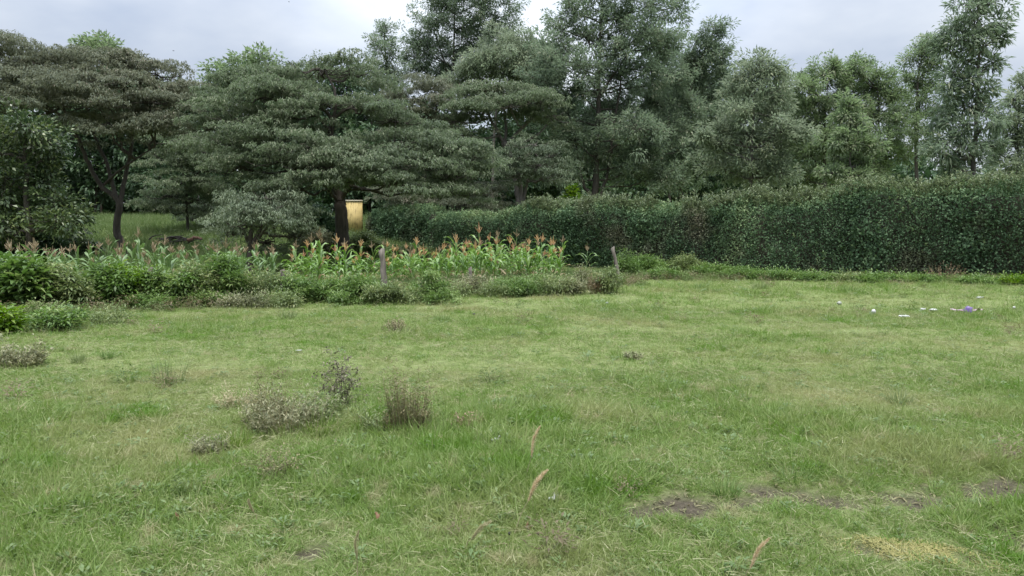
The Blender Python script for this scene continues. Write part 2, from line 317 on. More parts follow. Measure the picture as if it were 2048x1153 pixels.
mb.leaves(np.stack([r * np.cos(a), r * np.sin(a), .01 + .03 * rg.rand(n)], 1), np.stack([np.cos(a), np.sin(a), .25 + .3 * rg.rand(n)], 1), .02 + .022 * rg.rand(n), .013, .1, rg.rand(n)); src('grass_d0', mb, 'herb')
for k in range(2): src(f'grass_e{k}', tuft(rg, 9, .03, .14, .34, .003, .9, .45, 4), 'thatch')          # 10-11 pale stalks
for k in range(2): src(f'grass_f{k}', tuft(rg, 34, .12, .2, .5, .012, .7, .6, 3), 'tallgrass')         # 12-13 tall growth on the far slope

for k in range(3):                                                                                     # 14-16 coarse dull weeds
    mb = tuft(rg, 22, .03, .06, .16, .006, 1.6, .5, 3); n = 60; a = rg.rand(n) * 6.283; r = .09 * rg.rand(n) ** .7
    mb.leaves(np.stack([r * np.cos(a), r * np.sin(a), .02 + .11 * rg.rand(n)], 1), np.stack([np.cos(a), np.sin(a), .5 * rg.normal(size=n) + .3], 1), .022 + .02 * rg.rand(n), .011, .15, rg.rand(n)); src(f'grass_g{k}', mb, ('weed_far', 'weed_brown', 'weed_far')[k])
def scatter(n, y0, y1, pad=1.25, xlim=None):
    y = np.sqrt(y0 ** 2 + (y1 ** 2 - y0 ** 2) * rg.rand(n)); x = (rg.rand(n) * 2 - 1) * (y * .6875 * pad + 1.6)
    return x, y
PX, PY, PK, PS = [], [], [], []
def put(x, y, k, s): PX.append(x); PY.append(y); PK.append(np.asarray(k) + np.zeros(len(x))); PS.append(s)
for (n, y0, y1, sc) in ((26000, 1.0, 5.2, 1.0), (22000, 5.2, 8.5, 1.1), (28000, 8.5, 15, 1.35), (27000, 15, 30, 1.7)):
    x, y = scatter(n, y0, y1); so = soilmask(x, y) * (y < 8); lush = fn(x, y, 31, .8) + .5 * fn(x, y, 32, 2.3)
    keep = rg.rand(n) > np.maximum(so * .985, mossmask(x, y) * .93 * (y < 8))
    lng = rg.rand(n) < np.clip(.10 + .30 * lush, .02, .55)
    k = np.where(lng, 4 + rg.randint(0, 3, n), rg.randint(0, 4, n))
    th = rg.rand(n) < np.clip(.085 - .08 * lush + .35 * so, .015, .5); k = np.where(th, 7 + rg.randint(0, 2, n), k)
    hb = rg.rand(n) < .025; k = np.where(hb, 9, k)
    s = sc * (.7 + .6 * rg.rand(n)) * (1 + .36 * np.clip(lush, -1, 1) + .18 * np.clip(fn(x, y, 33, 6.5), -1, 1)) * (1 - .4 * so) * (1 - .55 * np.maximum(soilmask(x, y - .14), soilmask(x, y + .1)) * (y < 8))
    put(x[keep], y[keep], k[keep], s[keep])
x, y = scatter(600, 3.0, 18); put(x, y, 10 + rg.randint(0, 2, 600), .5 + .5 * rg.rand(600))
x, y = scatter(700, 3.2, 24); cl = fn(x, y, 41, .7) + .4 * rg.normal(size=700) > .15; put(x[cl], y[cl], 14 + rg.randint(0, 3, cl.sum()), .6 + 1.0 * rg.rand(cl.sum()) ** 2)
x, y = scatter(26000, 26, 58); m = (x < 2) & (rg.rand(26000) < .9); put(x[m], y[m], 12 + rg.randint(0, 2, m.sum()), .9 + .7 * rg.rand(m.sum()))
def fence_y(x): return 15.0 + (x + 10.0) * (8.2 / 13.4)
x = rg.rand(17000) * 18 - 14; y = fence_y(x) - .9 + 4.0 * rg.rand(17000) ** 1.4; put(x, y, 12 + rg.randint(0, 2, 17000), (.3 + .75 * rg.rand(17000) ** 1.5) * np.clip((y - fence_y(x) + 1.1) / 1.0, .3, 1))
x = rg.rand(1500) * 18 - 14; y = fence_y(x) - .2 - 2.2 * rg.rand(1500) ** 2; put(x, y, 14 + rg.randint(0, 3, 1500), .7 + 1.6 * rg.rand(1500))
x = rg.rand(900) * 15 + 2.5; y = 24.6 - .13 * (x - 8) - 1.6 * rg.rand(900) ** 2; put(x, y, 14 + rg.randint(0, 3, 900), .7 + 1.3 * rg.rand(900))
PX, PY, PK, PS = (np.concatenate(q) for q in (PX, PY, PK, PS)); n = len(PX)
me = bpy.data.meshes.new('pasture_grass'); me.vertices.add(n)
me.vertices.foreach_set('co', np.stack([PX, PY, gz(PX, PY)], 1).astype(np.float32).ravel())
for nm, ty, v in (('kindof', 'INT', PK.astype(np.int32)), ('size', 'FLOAT', PS.astype(np.float32))):
    me.attributes.new(nm, ty, 'POINT').data.foreach_set('value', v)
rot = np.stack([rg.normal(size=n) * .12, rg.normal(size=n) * .12, rg.rand(n) * 6.283], 1).astype(np.float32)
me.attributes.new('turn', 'FLOAT_VECTOR', 'POINT').data.foreach_set('vector', rot.ravel())
grass = link('pasture_grass', me, kind='stuff'); grass['label'] = 'short patchy green and straw coloured grass covering the field'
ng = bpy.data.node_groups.new('spread_grass', 'GeometryNodeTree')
ng.interface.new_socket('Geometry', in_out='INPUT', socket_type='NodeSocketGeometry'); ng.interface.new_socket('Geometry', in_out='OUTPUT', socket_type='NodeSocketGeometry')
gi, go = N(ng, 'NodeGroupInput'), N(ng, 'NodeGroupOutput'); ip = N(ng, 'GeometryNodeInstanceOnPoints'); ci = N(ng, 'GeometryNodeCollectionInfo')
ci.inputs[0].default_value = SRC; ci.inputs[1].default_value = True; ci.inputs[2].default_value = True
def na(nm, ty): q = N(ng, 'GeometryNodeInputNamedAttribute', data_type=ty); q.inputs[0].default_value = nm; return q.outputs[0]
L = ng.links.new
L(gi.outputs[0], ip.inputs['Points']); L(ci.outputs[0], ip.inputs['Instance']); ip.inputs['Pick Instance'].default_value = True
L(na('kindof', 'INT'), ip.inputs['Instance Index']); L(na('size', 'FLOAT'), ip.inputs['Scale'])
e2r = N(ng, 'FunctionNodeEulerToRotation'); L(na('turn', 'FLOAT_VECTOR'), e2r.inputs[0]); L(e2r.outputs[0], ip.inputs['Rotation'])
L(ip.outputs[0], go.inputs[0])
md = grass.modifiers.new('spread', 'NODES'); md.node_group = ng

# yellow moss in the right foreground, one object of stuff
rm = np.random.RandomState(8); n = 16000; x = 1.5 + .9 * rm.rand(n); y = 3.35 + .6 * rm.rand(n); k = rm.rand(n) < mossmask(x, y); x, y = x[k], y[k]; n = len(x)
mb = MB(); a = rm.rand(n) * 6.283
mb.strips(np.stack([x, y, gz(x, y)], 1), np.stack([np.cos(a) * 1.2, np.sin(a) * 1.2, np.ones(n)], 1), .012 + .03 * rm.rand(n), .0035, .4, 2, rm.rand(n), None, rm)
o = part('moss', mb, 'moss', None, (0, 0, 0), kind='stuff'); o['label'] = 'patch of yellow moss and bleached grass in the right foreground'
# scattered dry leaf bits on the bare strip
n = 5200; x = .2 + 4.2 * rm.rand(n); y = 3.3 + 1.5 * rm.rand(n); k = rm.rand(n) < soilmask(x, y); x, y = x[k], y[k]; n = len(x); a = rm.rand(n) * 6.283
mb = MB(); mb.leaves(np.stack([x, y, gz(x, y) + .006 + .01 * rm.rand(n)], 1), np.stack([np.cos(a), np.sin(a), .3 * rm.normal(size=n)], 1), .02 + .05 * rm.rand(n), .004 + .012 * rm.rand(n), .1, rm.rand(n))
o = part('leaf_litter', mb, 'drybrown', None, (0, 0, 0), kind='stuff'); o['label'] = 'dry brown leaf bits lying on the trodden bare soil'

# ------------------------------------------------------------------ trees
def limb_path(a, b, sag, rng, n=5):
    a, b = np.asarray(a), np.asarray(b); m = (a + b) / 2 + np.array([0, 0, sag]); return wob(curve([a, m, b], n // 2 + 1), rng, .04)
def trunks(mb, polys, Y, r0, rng, base_off=(0, 0, 0)):
    """polys: list of (pixel polyline, start radius, end radius, depth drift)"""
    res = []
    for pl, ra, rb, dy in polys:
        pts = [at(px, py, Y + dy * i / max(1, len(pl) - 1)) for i, (px, py) in enumerate(pl)]
        c = wob(curve(pts, 4), rng, ra * .12); mb.tube(c, np.linspace(ra, rb, len(c)), 8); res.append(c)
    return res
def croton(name, label, Y, base_px, polys, tiers, mat='croton', bark='bark', seed=0, dens=1.0, leaf=.19):
    leaf *= .62; rng = np.random.RandomState(seed); base = gpt(base_px, Y); t = thing(name, base, label, 'tree', 'flat-topped trees')
    tb = MB(); paths = trunks(tb, polys, Y, None, rng)
    c0 = paths[0][0]; tb.tube(np.array([np.array([c0[0], c0[1], base[2] - .25]), c0]), [polys[0][1] * 1.35, polys[0][1]], 8)
    allp = np.concatenate(paths); cr = MB(); br = MB()
    for (cx, cyp, hw, th, dy) in tiers:
        c = at(cx, cyp, Y + dy); rx = hw * (Y + dy) / F; ry = rx * .85; h = th * (Y + dy) / F
        A = math.pi * rx * ry; m = max(6, int(A / .5)); ph = rng.rand(4) * 6.28
        sa = rng.rand(m) * 6.283; sr = np.sqrt(rng.rand(m)) ** .85; e = 1 + .14 * np.sin(3 * sa + ph[0]) + .10 * np.sin(5 * sa + ph[1])
        tilt = rng.normal(size=2) * .10; sx = rx * sr * e * np.cos(sa); sy = ry * sr * e * np.sin(sa)
        sz = -h * (sr ** 2.2) * (.8 + .4 * np.sin(2 * sa + ph[3])) + tilt[0] * sx + tilt[1] * sy + .115 * rng.normal(size=m) - .12
        n = int(dens * 84 * A) + 60; w = rng.randint(0, m, n); R_ = (.50 + .45 * rng.rand(m))[w]
        a2 = rng.rand(n) * 6.283; r2 = np.sqrt(rng.rand(n)); x = c[0] + sx[w] + R_ * r2 * np.cos(a2); y = c[1] + sy[w] + R_ * r2 * np.sin(a2)
        z = c[2] + sz[w] - .20 * R_ * r2 ** 2 - np.abs(rng.normal(size=n)) * .09; a = sa[w] + .4 * np.sin(a2) * r2; r = sr[w]
        k = 7; ct = np.clip(.42 + .25 * fn(x, y, seed + 77, 1.0) + (.11 * rng.normal(size=m))[w] + .10 * rng.normal(size=n), 0, 1)
        P = np.repeat(np.stack([x, y, z], 1), k, 0) + rng.normal(size=(n * k, 3)) * .035
        az = rng.rand(n * k) * 6.283; dr = .05 - .85 * rng.rand(n * k)
        D = np.stack([np.cos(az), np.sin(az), dr], 1) + np.repeat(np.stack([np.cos(a), np.sin(a), np.zeros(n)], 1) * (r * .5)[:, None], k, 0)
        cr.leaves(P, D, leaf * (.6 + .7 * rng.rand(n * k)), leaf * .34 * (.8 + .4 * rng.rand(n * k)), .22, np.clip(np.repeat(ct, k) + .16 * rng.normal(size=n * k), 0, 1))
        # limbs from the nearest trunk point below to the tier, then spreading under it
        low = allp[allp[:, 2] < c[2] - .3 * h - .3]; low = low if len(low) else allp[:3]
        hub = c + np.array([0, 0, -.55 * h - .25]); s = low[np.argmin(np.linalg.norm((low - hub) * [1, 1, .8], axis=1))]
        br.tube(limb_path(s, hub, -.15 * rx, rng), np.linspace(.055, .032, 5), 5)
        for q in range(9):
            aa = q * .7 + rng.rand() * .5; ee = .5 + .45 * rng.rand()
            tip = c + np.array([rx * ee * math.cos(aa), ry * ee * math.sin(aa), -h * ee ** 2.4 - .18])
            br.tube(limb_path(hub + rng.normal(size=3) * .05, tip, -.10 * rx, rng, 4), np.linspace(.026, .008, 4), 4, cap=False)
    part('trunk', tb, bark, t, base, True); part('branches', br, bark, t, base, True, 'stuff'); part('crown', cr, mat, t, base, kind='stuff'); return t
def feather(name, label, Y, trunk_px, blobs, mat='grev', bark='bark', seed=0, dens=1.0, leaf=.19, leafw=.062, tr=(.16, .03), up=.55, group='feathery trees behind the hedge', clump=.42, extra=(), cat='tree', npl=58):
    rng = np.random.RandomState(seed); bx = trunk_px[0][0]; base = gpt(bx, Y); t = thing(name, base, label, cat, group)
    tb = MB(); pts = [base - [0, 0, .2]] + [at(px, py, Y) for px, py in trunk_px]; tc_ = wob(curve(pts, 4), rng, .03); tb.tube(tc_, np.linspace(tr[0], tr[1], len(tc_)), 8)
    for pl, ra, rb in extra:
        c = wob(curve([at(px, py, Y) for px, py in pl], 4), rng, .03); tb.tube(c, np.linspace(ra, rb, len(c)), 6)
    cr = MB(); br = MB()
    for (cx, cyp, hx, hy) in blobs:
        dy = rng.normal() * .35 * hx * Y / F * 1.2; c = at(cx, cyp, Y + dy); rx = hx * Y / F; rz = hy * Y / F; ry = .9 * rx
        low = tc_[tc_[:, 2] < c[2] - .4 * rz]; s = low[-1] if len(low) else tc_[len(tc_) // 3]
        s = low[np.argmin(np.linalg.norm((low - c) * [1, 1, .55], axis=1))] if len(low) else s
        br.tube(limb_path(s, c, -.08 * rx, rng), np.linspace(.05, .025, 5), 5, cap=False)
        n = int(dens * (4 + 6.0 * rx * ry + 5.0 * rx * rz)) + 3
        d = nrm(rng.normal(size=(n, 3))); rr = rng.rand(n) ** .40
        ctr = c + d * rr[:, None] * np.array([rx, ry, rz]) * (1 + .30 * rng.normal(size=(n, 1)))
        for q in range(n): br.tube(limb_path(c + (ctr[q] - c) * .1, ctr[q], -.06, rng, 2), np.linspace(.014, .006, 3), 3, cap=False)
        k = npl; ct = np.clip(.45 + .22 * rng.normal(size=n), 0, 1); out = nrm(ctr - c + np.array([0, 0, up * rz]))
        off = nrm(rng.normal(size=(n * k, 3))); cl = clump * (.6 + .7 * rng.rand(n))
        P = np.repeat(ctr, k, 0) + off * np.repeat(cl, k)[:, None] * rng.rand(n * k, 1) ** .6 * [1, 1, .75]
        D = off * .8 + np.repeat(out, k, 0) * .7 + rng.normal(size=(n * k, 3)) * .25 + [0, 0, .12]
        cr.leaves(P, D - [0, 0, .25], leaf * (.6 + .8 * rng.rand(n * k)), leafw * (.7 + .6 * rng.rand(n * k)), .12 + .2 * rng.rand(), np.clip(np.repeat(ct, k) + .18 * rng.normal(size=n * k), 0, 1), .1, nrm(rng.normal(size=(n * k, 3)) * .6 + [0, 0, 1.0]))
    part('trunk', tb, bark, t, base, True); part('branches', br, bark, t, base, True, 'stuff'); part('crown', cr, mat, t, base, kind='stuff'); return t

# flat-topped trees
croton('flat_topped_tree', 'big spreading flat-topped tree at far left with forked leaning dark trunk', 30, 250,
  [([(249, 520), (242, 485), (232, 455), (240, 410), (222, 385)], .165, .12, 0), ([(226, 392), (200, 370), (178, 330), (160, 285), (138, 240), (110, 180), (90, 130)], .10, .04, -.6), ([(232, 395), (214, 330), (196, 290), (182, 250), (168, 190), (175, 140)], .085, .035, .5),
   ([(205, 372), (235, 345), (262, 325), (300, 300)], .06, .03, -.8), ([(160, 285), (120, 230), (75, 212), (50, 205)], .06, .03, -.6), ([(240, 410), (250, 360), (262, 300), (270, 220), (285, 150)], .10, .04, .8)],
  [(60, 80, 125, 40, 0), (-40, 88, 90, 40, 0), (150, 90, 110, 40, .5), (255, 92, 75, 45, .5), (310, 110, 70, 50, 1), (20, 118, 100, 35, -1.5), (120, 125, 110, 40, -1.2), (240, 130, 100, 40, -1), (335, 145, 65, 30, 0), (60, 160, 120, 45, -2), (190, 165, 120, 45, -1.6), (300, 170, 90, 40, -1), (-30, 180, 80, 40, -1.5), (220, 212, 100, 45, -1.4), (310, 222, 80, 40, -1)],
  'croton_brown', seed=1, leaf=.20)
croton('flat_topped_tree', 'large tiered flat-topped tree in left centre rising beside the yellow panel', 28, 683,
  [([(684, 520), (685, 470), (683, 425), (680, 400)], .27, .21, 0), ([(680, 402), (668, 360), (658, 310), (662, 262), (664, 238)], .17, .10, .3), ([(664, 240), (650, 222), (622, 205), (600, 190), (560, 160)], .07, .03, 0), ([(664, 240), (672, 215), (668, 180), (650, 140)], .07, .03, .4), ([(664, 242), (688, 222), (720, 210), (760, 200)], .06, .03, -.3), ([(660, 262), (640, 240), (628, 225), (605, 212)], .06, .03, -.5),
   ([(682, 402), (700, 372), (735, 345), (790, 325), (860, 318)], .10, .04, -.8), ([(680, 402), (660, 385), (640, 350), (600, 330)], .08, .03, -1)],
  [(640, 112, 110, 26, 1.2), (560, 118, 80, 30, 1.2), (700, 118, 70, 30, 1), (505, 140, 70, 35, .8), (555, 142, 70, 30, -.5), (520, 165, 90, 35, -.6), (450, 175, 60, 40, .2), (640, 186, 80, 14, -.6), (725, 190, 85, 14, -.4), (575, 200, 60, 26, -1), (480, 205, 90, 35, -.8), (790, 205, 70, 40, .3), (420, 220, 60, 40, .5), (835, 235, 70, 45, .5), (540, 238, 90, 35, -1.4), (460, 250, 80, 40, -.8), (610, 262, 80, 35, -1.8), (690, 268, 90, 32, -2), (800, 255, 90, 35, -1), (890, 262, 75, 35, 0), (950, 272, 60, 60, .5), (560, 285, 90, 40, -2), (480, 300, 70, 40, -1.2), (640, 300, 100, 38, -2.3), (740, 300, 90, 38, -2), (840, 295, 90, 36, -1.3), (910, 310, 70, 45, -.4), (580, 335, 80, 40, -2.2), (670, 330, 80, 22, -2.5), (785, 335, 80, 30, -2), (870, 340, 80, 35, -1), (940, 350, 55, 35, 0), (510, 335, 60, 35, -1.4)],
  'croton', seed=2, leaf=.20)
croton('flat_topped_tree', 'flat-topped tree with dark hollow crown behind the right half of the maize', 38, 1040,
  [([(1042, 470), (1040, 410), (1034, 360), (1020, 310), (1008, 285)], .24, .17, 0), ([(1010, 290), (990, 255), (970, 220), (940, 195)], .09, .04, 0), ([(1010, 290), (1012, 250), (1005, 210)], .09, .04, .6), ([(1012, 292), (1045, 255), (1080, 225), (1095, 205)], .09, .04, 0), ([(1015, 300), (1075, 270), (1100, 240)], .07, .03, .8)],
  [(985, 160, 85, 26, 0), (1040, 165, 70, 26, .5), (930, 178, 55, 40, -.5), (1080, 180, 60, 26, -.5), (960, 190, 70, 26, -1.2), (905, 210, 40, 45, 0), (1020, 188, 80, 24, -1.2), (925, 240, 45, 40, -1), (1100, 200, 50, 40, .5)],
  'croton', 'bark_pale', seed=3, leaf=.22)
croton('flat_topped_tree', 'small light flat-topped tree with twin pale stems behind the hedge', 35, 1045,
  [([(1046, 470), (1045, 420), (1040, 385), (1036, 350), (1030, 320)], .13, .05, 0), ([(1046, 425), (1050, 385), (1056, 360), (1075, 335), (1090, 320)], .10, .04, .2)],
  [(1065, 262, 55, 30, 0), (1095, 285, 45, 30, .3), (1040, 290, 45, 30, -.4), (1075, 305, 60, 30, -.6), (1110, 312, 35, 28, 0), (1040, 325, 40, 25, -.5), (1085, 335, 45, 22, -.5), (1015, 320, 30, 30, 0)],
  'croton_pale', 'bark_pale', seed=4, leaf=.18, dens=.8)
croton('flat_topped_tree', 'low round-crowned tree with dark shaded stems left of the yellow panel', 24.5, 500,
  [([(500, 505), (502, 470), (508, 435), (512, 400)], .10, .05, 0), ([(505, 490), (525, 450), (550, 420), (575, 400)], .08, .03, .3), ([(500, 490), (480, 450), (465, 420)], .07, .03, -.2), ([(508, 490), (530, 460), (545, 440)], .05, .03, -.6)],
  [(524, 366, 58, 26, 0), (484, 380, 35, 35, 0), (568, 376, 39, 35, 0), (520, 388, 70, 30, -1.2), (464, 403, 31, 35, -.3), (592, 398, 31, 40, 0), (492, 413, 47, 35, -1.2), (556, 410, 47, 35, -1.1), (460, 433, 23, 35, 0), (588, 433, 31, 45, .3), (536, 448, 39, 40, .5)],
  'croton_pale', seed=5, leaf=.18, dens=1.1)
croton('flat_topped_tree', 'slender young tree with drooping tiers before the dark wood at left', 38, 373,
  [([(375, 440), (373, 410), (372, 380), (365, 340), (360, 300)], .07, .03, 0)],
  [(355, 250, 75, 35, 0), (400, 275, 60, 35, 0), (345, 290, 70, 35, -.8), (400, 310, 60, 35, -.6), (350, 330, 70, 35, -1), (410, 345, 45, 30, 0), (335, 365, 50, 28, -.6), (385, 375, 50, 28, -.4), (325, 395, 40, 22, 0), (400, 400, 35, 22, 0)],
  'croton', seed=6, leaf=.2, dens=.9)
croton('flat_topped_tree', 'thin pale-stemmed sapling at the edge of the dark wood', 40, 400,
  [([(399, 455), (397, 430), (393, 415), (398, 390)], .055, .03, 0)],
  [(405, 408, 32, 20, 0), (420, 390, 38, 25, .4), (385, 420, 22, 14, -.3), (425, 430, 24, 18, 0)], 'croton', 'bark_pale', seed=7, leaf=.18)
croton('flat_topped_tree', 'dim olive tree between the tiered tree and the tall dark-green tree', 40, 868,
  [([(866, 480), (862, 440), (850, 380), (855, 300), (870, 240)], .15, .06, 0), ([(850, 375), (900, 350), (950, 345)], .06, .03, 0)],
  [(870, 142, 55, 40, 0), (830, 165, 50, 40, 0), (880, 180, 55, 45, -.8), (840, 205, 60, 45, -.6), (795, 175, 35, 40, 0), (890, 225, 50, 45, 0), (800, 360, 60, 30, -2), (870, 375, 70, 30, -2), (940, 380, 70, 30, -2), (980, 350, 50, 40, -.5)], 'croton_brown', seed=8, leaf=.2)
# broadleaf tree at the left edge
feather('broadleaf_tree', 'dark broadleaf tree with yellow-green top leaves at the left edge', 25, [(60, 470), (55, 400), (50, 320), (50, 260)],
  [(50, 250, 60, 30), (10, 265, 50, 35), (90, 280, 35, 28), (-40, 290, 60, 50), (30, 310, 70, 40), (100, 320, 30, 25), (10, 360, 70, 45), (80, 360, 55, 40), (-50, 380, 60, 60), (40, 410, 75, 40), (120, 400, 45, 35), (110, 440, 60, 35), (20, 455, 70, 40), (160, 440, 30, 30), (-30, 450, 60, 40)],
  'broad', seed=21, leaf=.15, leafw=.07, clump=.40, dens=1.7, group=None, npl=38, tr=(.14, .04))
# background wood on the left
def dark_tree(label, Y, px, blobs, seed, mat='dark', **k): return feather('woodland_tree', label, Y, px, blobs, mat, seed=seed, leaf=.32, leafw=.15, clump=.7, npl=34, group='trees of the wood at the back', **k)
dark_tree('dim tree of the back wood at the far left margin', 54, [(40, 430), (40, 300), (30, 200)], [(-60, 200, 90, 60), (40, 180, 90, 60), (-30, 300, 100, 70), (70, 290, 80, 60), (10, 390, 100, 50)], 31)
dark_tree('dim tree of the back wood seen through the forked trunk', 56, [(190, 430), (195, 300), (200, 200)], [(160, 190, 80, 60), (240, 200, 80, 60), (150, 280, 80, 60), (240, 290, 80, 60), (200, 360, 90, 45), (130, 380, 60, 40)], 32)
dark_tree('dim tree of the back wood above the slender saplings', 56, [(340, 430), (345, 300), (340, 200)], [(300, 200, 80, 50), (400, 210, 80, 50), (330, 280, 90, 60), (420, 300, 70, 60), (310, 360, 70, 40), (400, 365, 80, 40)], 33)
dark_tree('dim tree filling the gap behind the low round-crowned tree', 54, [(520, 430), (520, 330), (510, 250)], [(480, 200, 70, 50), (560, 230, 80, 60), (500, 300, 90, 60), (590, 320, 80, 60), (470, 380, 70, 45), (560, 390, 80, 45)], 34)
dark_tree('dark tree above the yellow panel, also filling the shaded hollows of the tiered crown', 52, [(740, 430), (740, 330), (745, 220)], [(690, 170, 70, 30), (610, 165, 50, 30), (680, 250, 80, 60), (760, 230, 80, 60), (700, 330, 90, 55), (790, 320, 80, 60), (740, 375, 90, 35), (650, 370, 60, 40)], 35)  # topmost blobs added to darken the shaded gaps inside the tiered crown
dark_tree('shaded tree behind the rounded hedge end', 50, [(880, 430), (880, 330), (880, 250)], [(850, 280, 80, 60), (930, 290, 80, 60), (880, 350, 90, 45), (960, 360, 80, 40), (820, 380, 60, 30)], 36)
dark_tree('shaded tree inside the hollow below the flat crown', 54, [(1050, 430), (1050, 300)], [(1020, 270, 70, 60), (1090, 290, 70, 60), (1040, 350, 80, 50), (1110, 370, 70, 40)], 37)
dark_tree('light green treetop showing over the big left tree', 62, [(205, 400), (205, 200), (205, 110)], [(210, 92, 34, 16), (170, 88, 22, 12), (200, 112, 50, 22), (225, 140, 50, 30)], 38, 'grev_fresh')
dark_tree('light green treetop over the left shoulder of the tiered tree', 58, [(470, 400), (470, 220), (480, 150)], [(480, 140, 45, 28), (520, 128, 40, 22), (450, 160, 30, 24), (500, 170, 60, 40)], 39, 'grev_fresh')
def far_wood(name, label, spans, mat, seed, L_=.92):
    rng = np.random.RandomState(seed); mb = MB()
    for (x0, x1, y0, y1, Y, n) in spans:
        px = x0 + (x1 - x0) * rng.rand(n); top = y0 + (y1 - y0) * .22 * (fn(px * .02, px * 0, seed, 2.0) + .5 * fn(px * .02, px * 0, seed + 1, 7.0)); py = top + (y1 - top) * rng.rand(n) ** .85; yy = Y + 7 * rng.rand(n)
        d = np.stack([(px - 1024) / F * yy, yy, EYE + (460 - py) / F * yy], 1); d[:, 2] = np.maximum(d[:, 2], gz(d[:, 0], d[:, 1]))
        mb.leaves(d, rng.normal(size=(n, 3)), L_ * (.6 + .8 * rng.rand(n)), L_ * .6, .2, np.clip(.4 + .3 * fn3(d[:, 0], d[:, 1], d[:, 2], seed, 1.2) + .15 * rng.normal(size=n), 0, 1))
    o = part(name, mb, mat, None, (0, 0, 0), kind='stuff'); o['label'] = label
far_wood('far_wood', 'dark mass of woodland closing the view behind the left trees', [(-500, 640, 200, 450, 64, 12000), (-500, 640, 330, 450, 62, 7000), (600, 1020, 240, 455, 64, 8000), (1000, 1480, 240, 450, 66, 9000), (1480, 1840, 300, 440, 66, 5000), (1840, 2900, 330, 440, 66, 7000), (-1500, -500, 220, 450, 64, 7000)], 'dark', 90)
# feathery tall trees
fe = feather
fe('feathery_tree', 'slim grey-green treetop left of the tallest central tree', 50, [(780, 420), (778, 250), (772, 120), (768, 50)], [(770, 62, 22, 24), (760, 95, 25, 25), (782, 105, 22, 28), (765, 135, 30, 28), (785, 160, 30, 35), (755, 165, 22, 30)], 'grev', 'bark_pale', 41, dens=1.3)
fe('feathery_tree', 'tall dark-green tree in the centre reaching past the top of the view', 52, [(905, 430), (905, 250), (908, 100), (910, -40)], [(905, 10, 60, 45), (860, 45, 40, 45), (965, 15, 50, 45), (1015, 30, 32, 40), (930, 60, 60, 45), (985, 75, 50, 45), (855, 95, 45, 40), (910, 110, 60, 42), (825, 90, 28, 40), (840, 135, 38, 35), (970, 120, 50, 35), (890, 150, 50, 35), (920, -40, 60, 45), (1000, -20, 40, 35), (870, -15, 30, 35)], 'grev', 'bark', 42, dens=1.5, extra=[([(905, 200), (890, 130), (868, 60)], .09, .03), ([(906, 190), (940, 110), (985, 50)], .09, .03)])
fe('feathery_tree', 'pale olive tree between the two tallest central trees', 46, [(985, 430), (990, 250), (1005, 120)], [(1010, 92, 48, 28), (975, 120, 48, 32), (1045, 110, 36, 40), (945, 140, 40, 30), (1010, 140, 55, 30), (1060, 150, 40, 35), (1090, 130, 30, 40), (900, 165, 30, 25)], 'grev_pale', 'bark_pale', 43, dens=1.7, leaf=.27)
fe('feathery_tree', 'biggest feathery tree right of centre with twin dark trunks over the hedge', 40, [(1190, 410), (1192, 340), (1196, 220), (1200, 80), (1205, -50)],
   [(1190, -15, 50, 45), (1240, -25, 55, 45), (1150, 20, 40, 40), (1125, 60, 35, 40), (1230, 35, 55, 45), (1295, 10, 55, 45), (1350, 15, 32, 35), (1175, 75, 50, 42), (1290, 70, 60, 45), (1240, 95, 50, 40), (1335, 85, 40, 35), (1110, 110, 45, 35), (1160, 130, 60, 42), (1225, 150, 60, 40), (1300, 140, 60, 45), (1350, 160, 40, 35), (1095, 165, 45, 40), (1160, 185, 60, 42), (1240, 210, 60, 42), (1310, 205, 60, 42), (1120, 230, 55, 38), (1190, 245, 60, 38), (1275, 260, 65, 40), (1340, 260, 40, 40), (1150, 280, 50, 30), (1230, 295, 60, 35), (1310, 310, 60, 35), (1260, 345, 60, 28), (1180, 320, 40, 24), (1330, 355, 50, 28), (1110, 350, 45, 24)],
   'grev', 'bark', 44, dens=1.6, tr=(.24, .04), extra=[([(1185, 400), (1165, 365), (1158, 320), (1150, 280), (1140, 240), (1120, 200)], .10, .03), ([(1200, 400), (1215, 340), (1225, 270), (1240, 180), (1260, 80)], .10, .03), ([(1197, 200), (1240, 130), (1290, 60)], .06, .02), ([(1205, 150), (1180, 90), (1140, 40)], .05, .02)])
fe('feathery_tree', 'feathery tree with straight trunk just right of the biggest one', 42, [(1362, 400), (1366, 330), (1372, 250), (1390, 140), (1430, 60)],
   [(1435, 62, 26, 24), (1415, 95, 36, 30), (1445, 105, 22, 40), (1385, 110, 36, 34), (1400, 145, 48, 36), (1445, 155, 25, 35), (1370, 165, 40, 40), (1425, 195, 48, 38), (1380, 220, 55, 40), (1440, 240, 35, 35), (1390, 275, 58, 40), (1350, 310, 48, 34), (1410, 325, 55, 34), (1340, 350, 40, 24)], 'grev', 'bark', 45, dens=1.75, tr=(.17, .03))
fe('feathery_tree', 'pale grey-green tree with an arm reaching right above the hedge', 33, [(1500, 400), (1502, 320), (1508, 220), (1515, 130)],
   [(1520, 125, 32, 22), (1500, 150, 40, 24), (1545, 150, 38, 24), (1480, 180, 38, 28), (1535, 185, 45, 28), (1490, 220, 45, 32), (1545, 225, 38, 30), (1450, 260, 36, 30), (1500, 265, 50, 32), (1560, 265, 38, 24), (1600, 268, 26, 16), (1430, 295, 28, 30), (1475, 305, 50, 30), (1540, 305, 45, 32), (1450, 340, 45, 28), (1510, 345, 55, 30), (1560, 345, 36, 28), (1405, 275, 16, 14)], 'grev_pale', 'bark_pale', 46, dens=1.5, leaf=.20, leafw=.06, tr=(.10, .025), clump=.36)
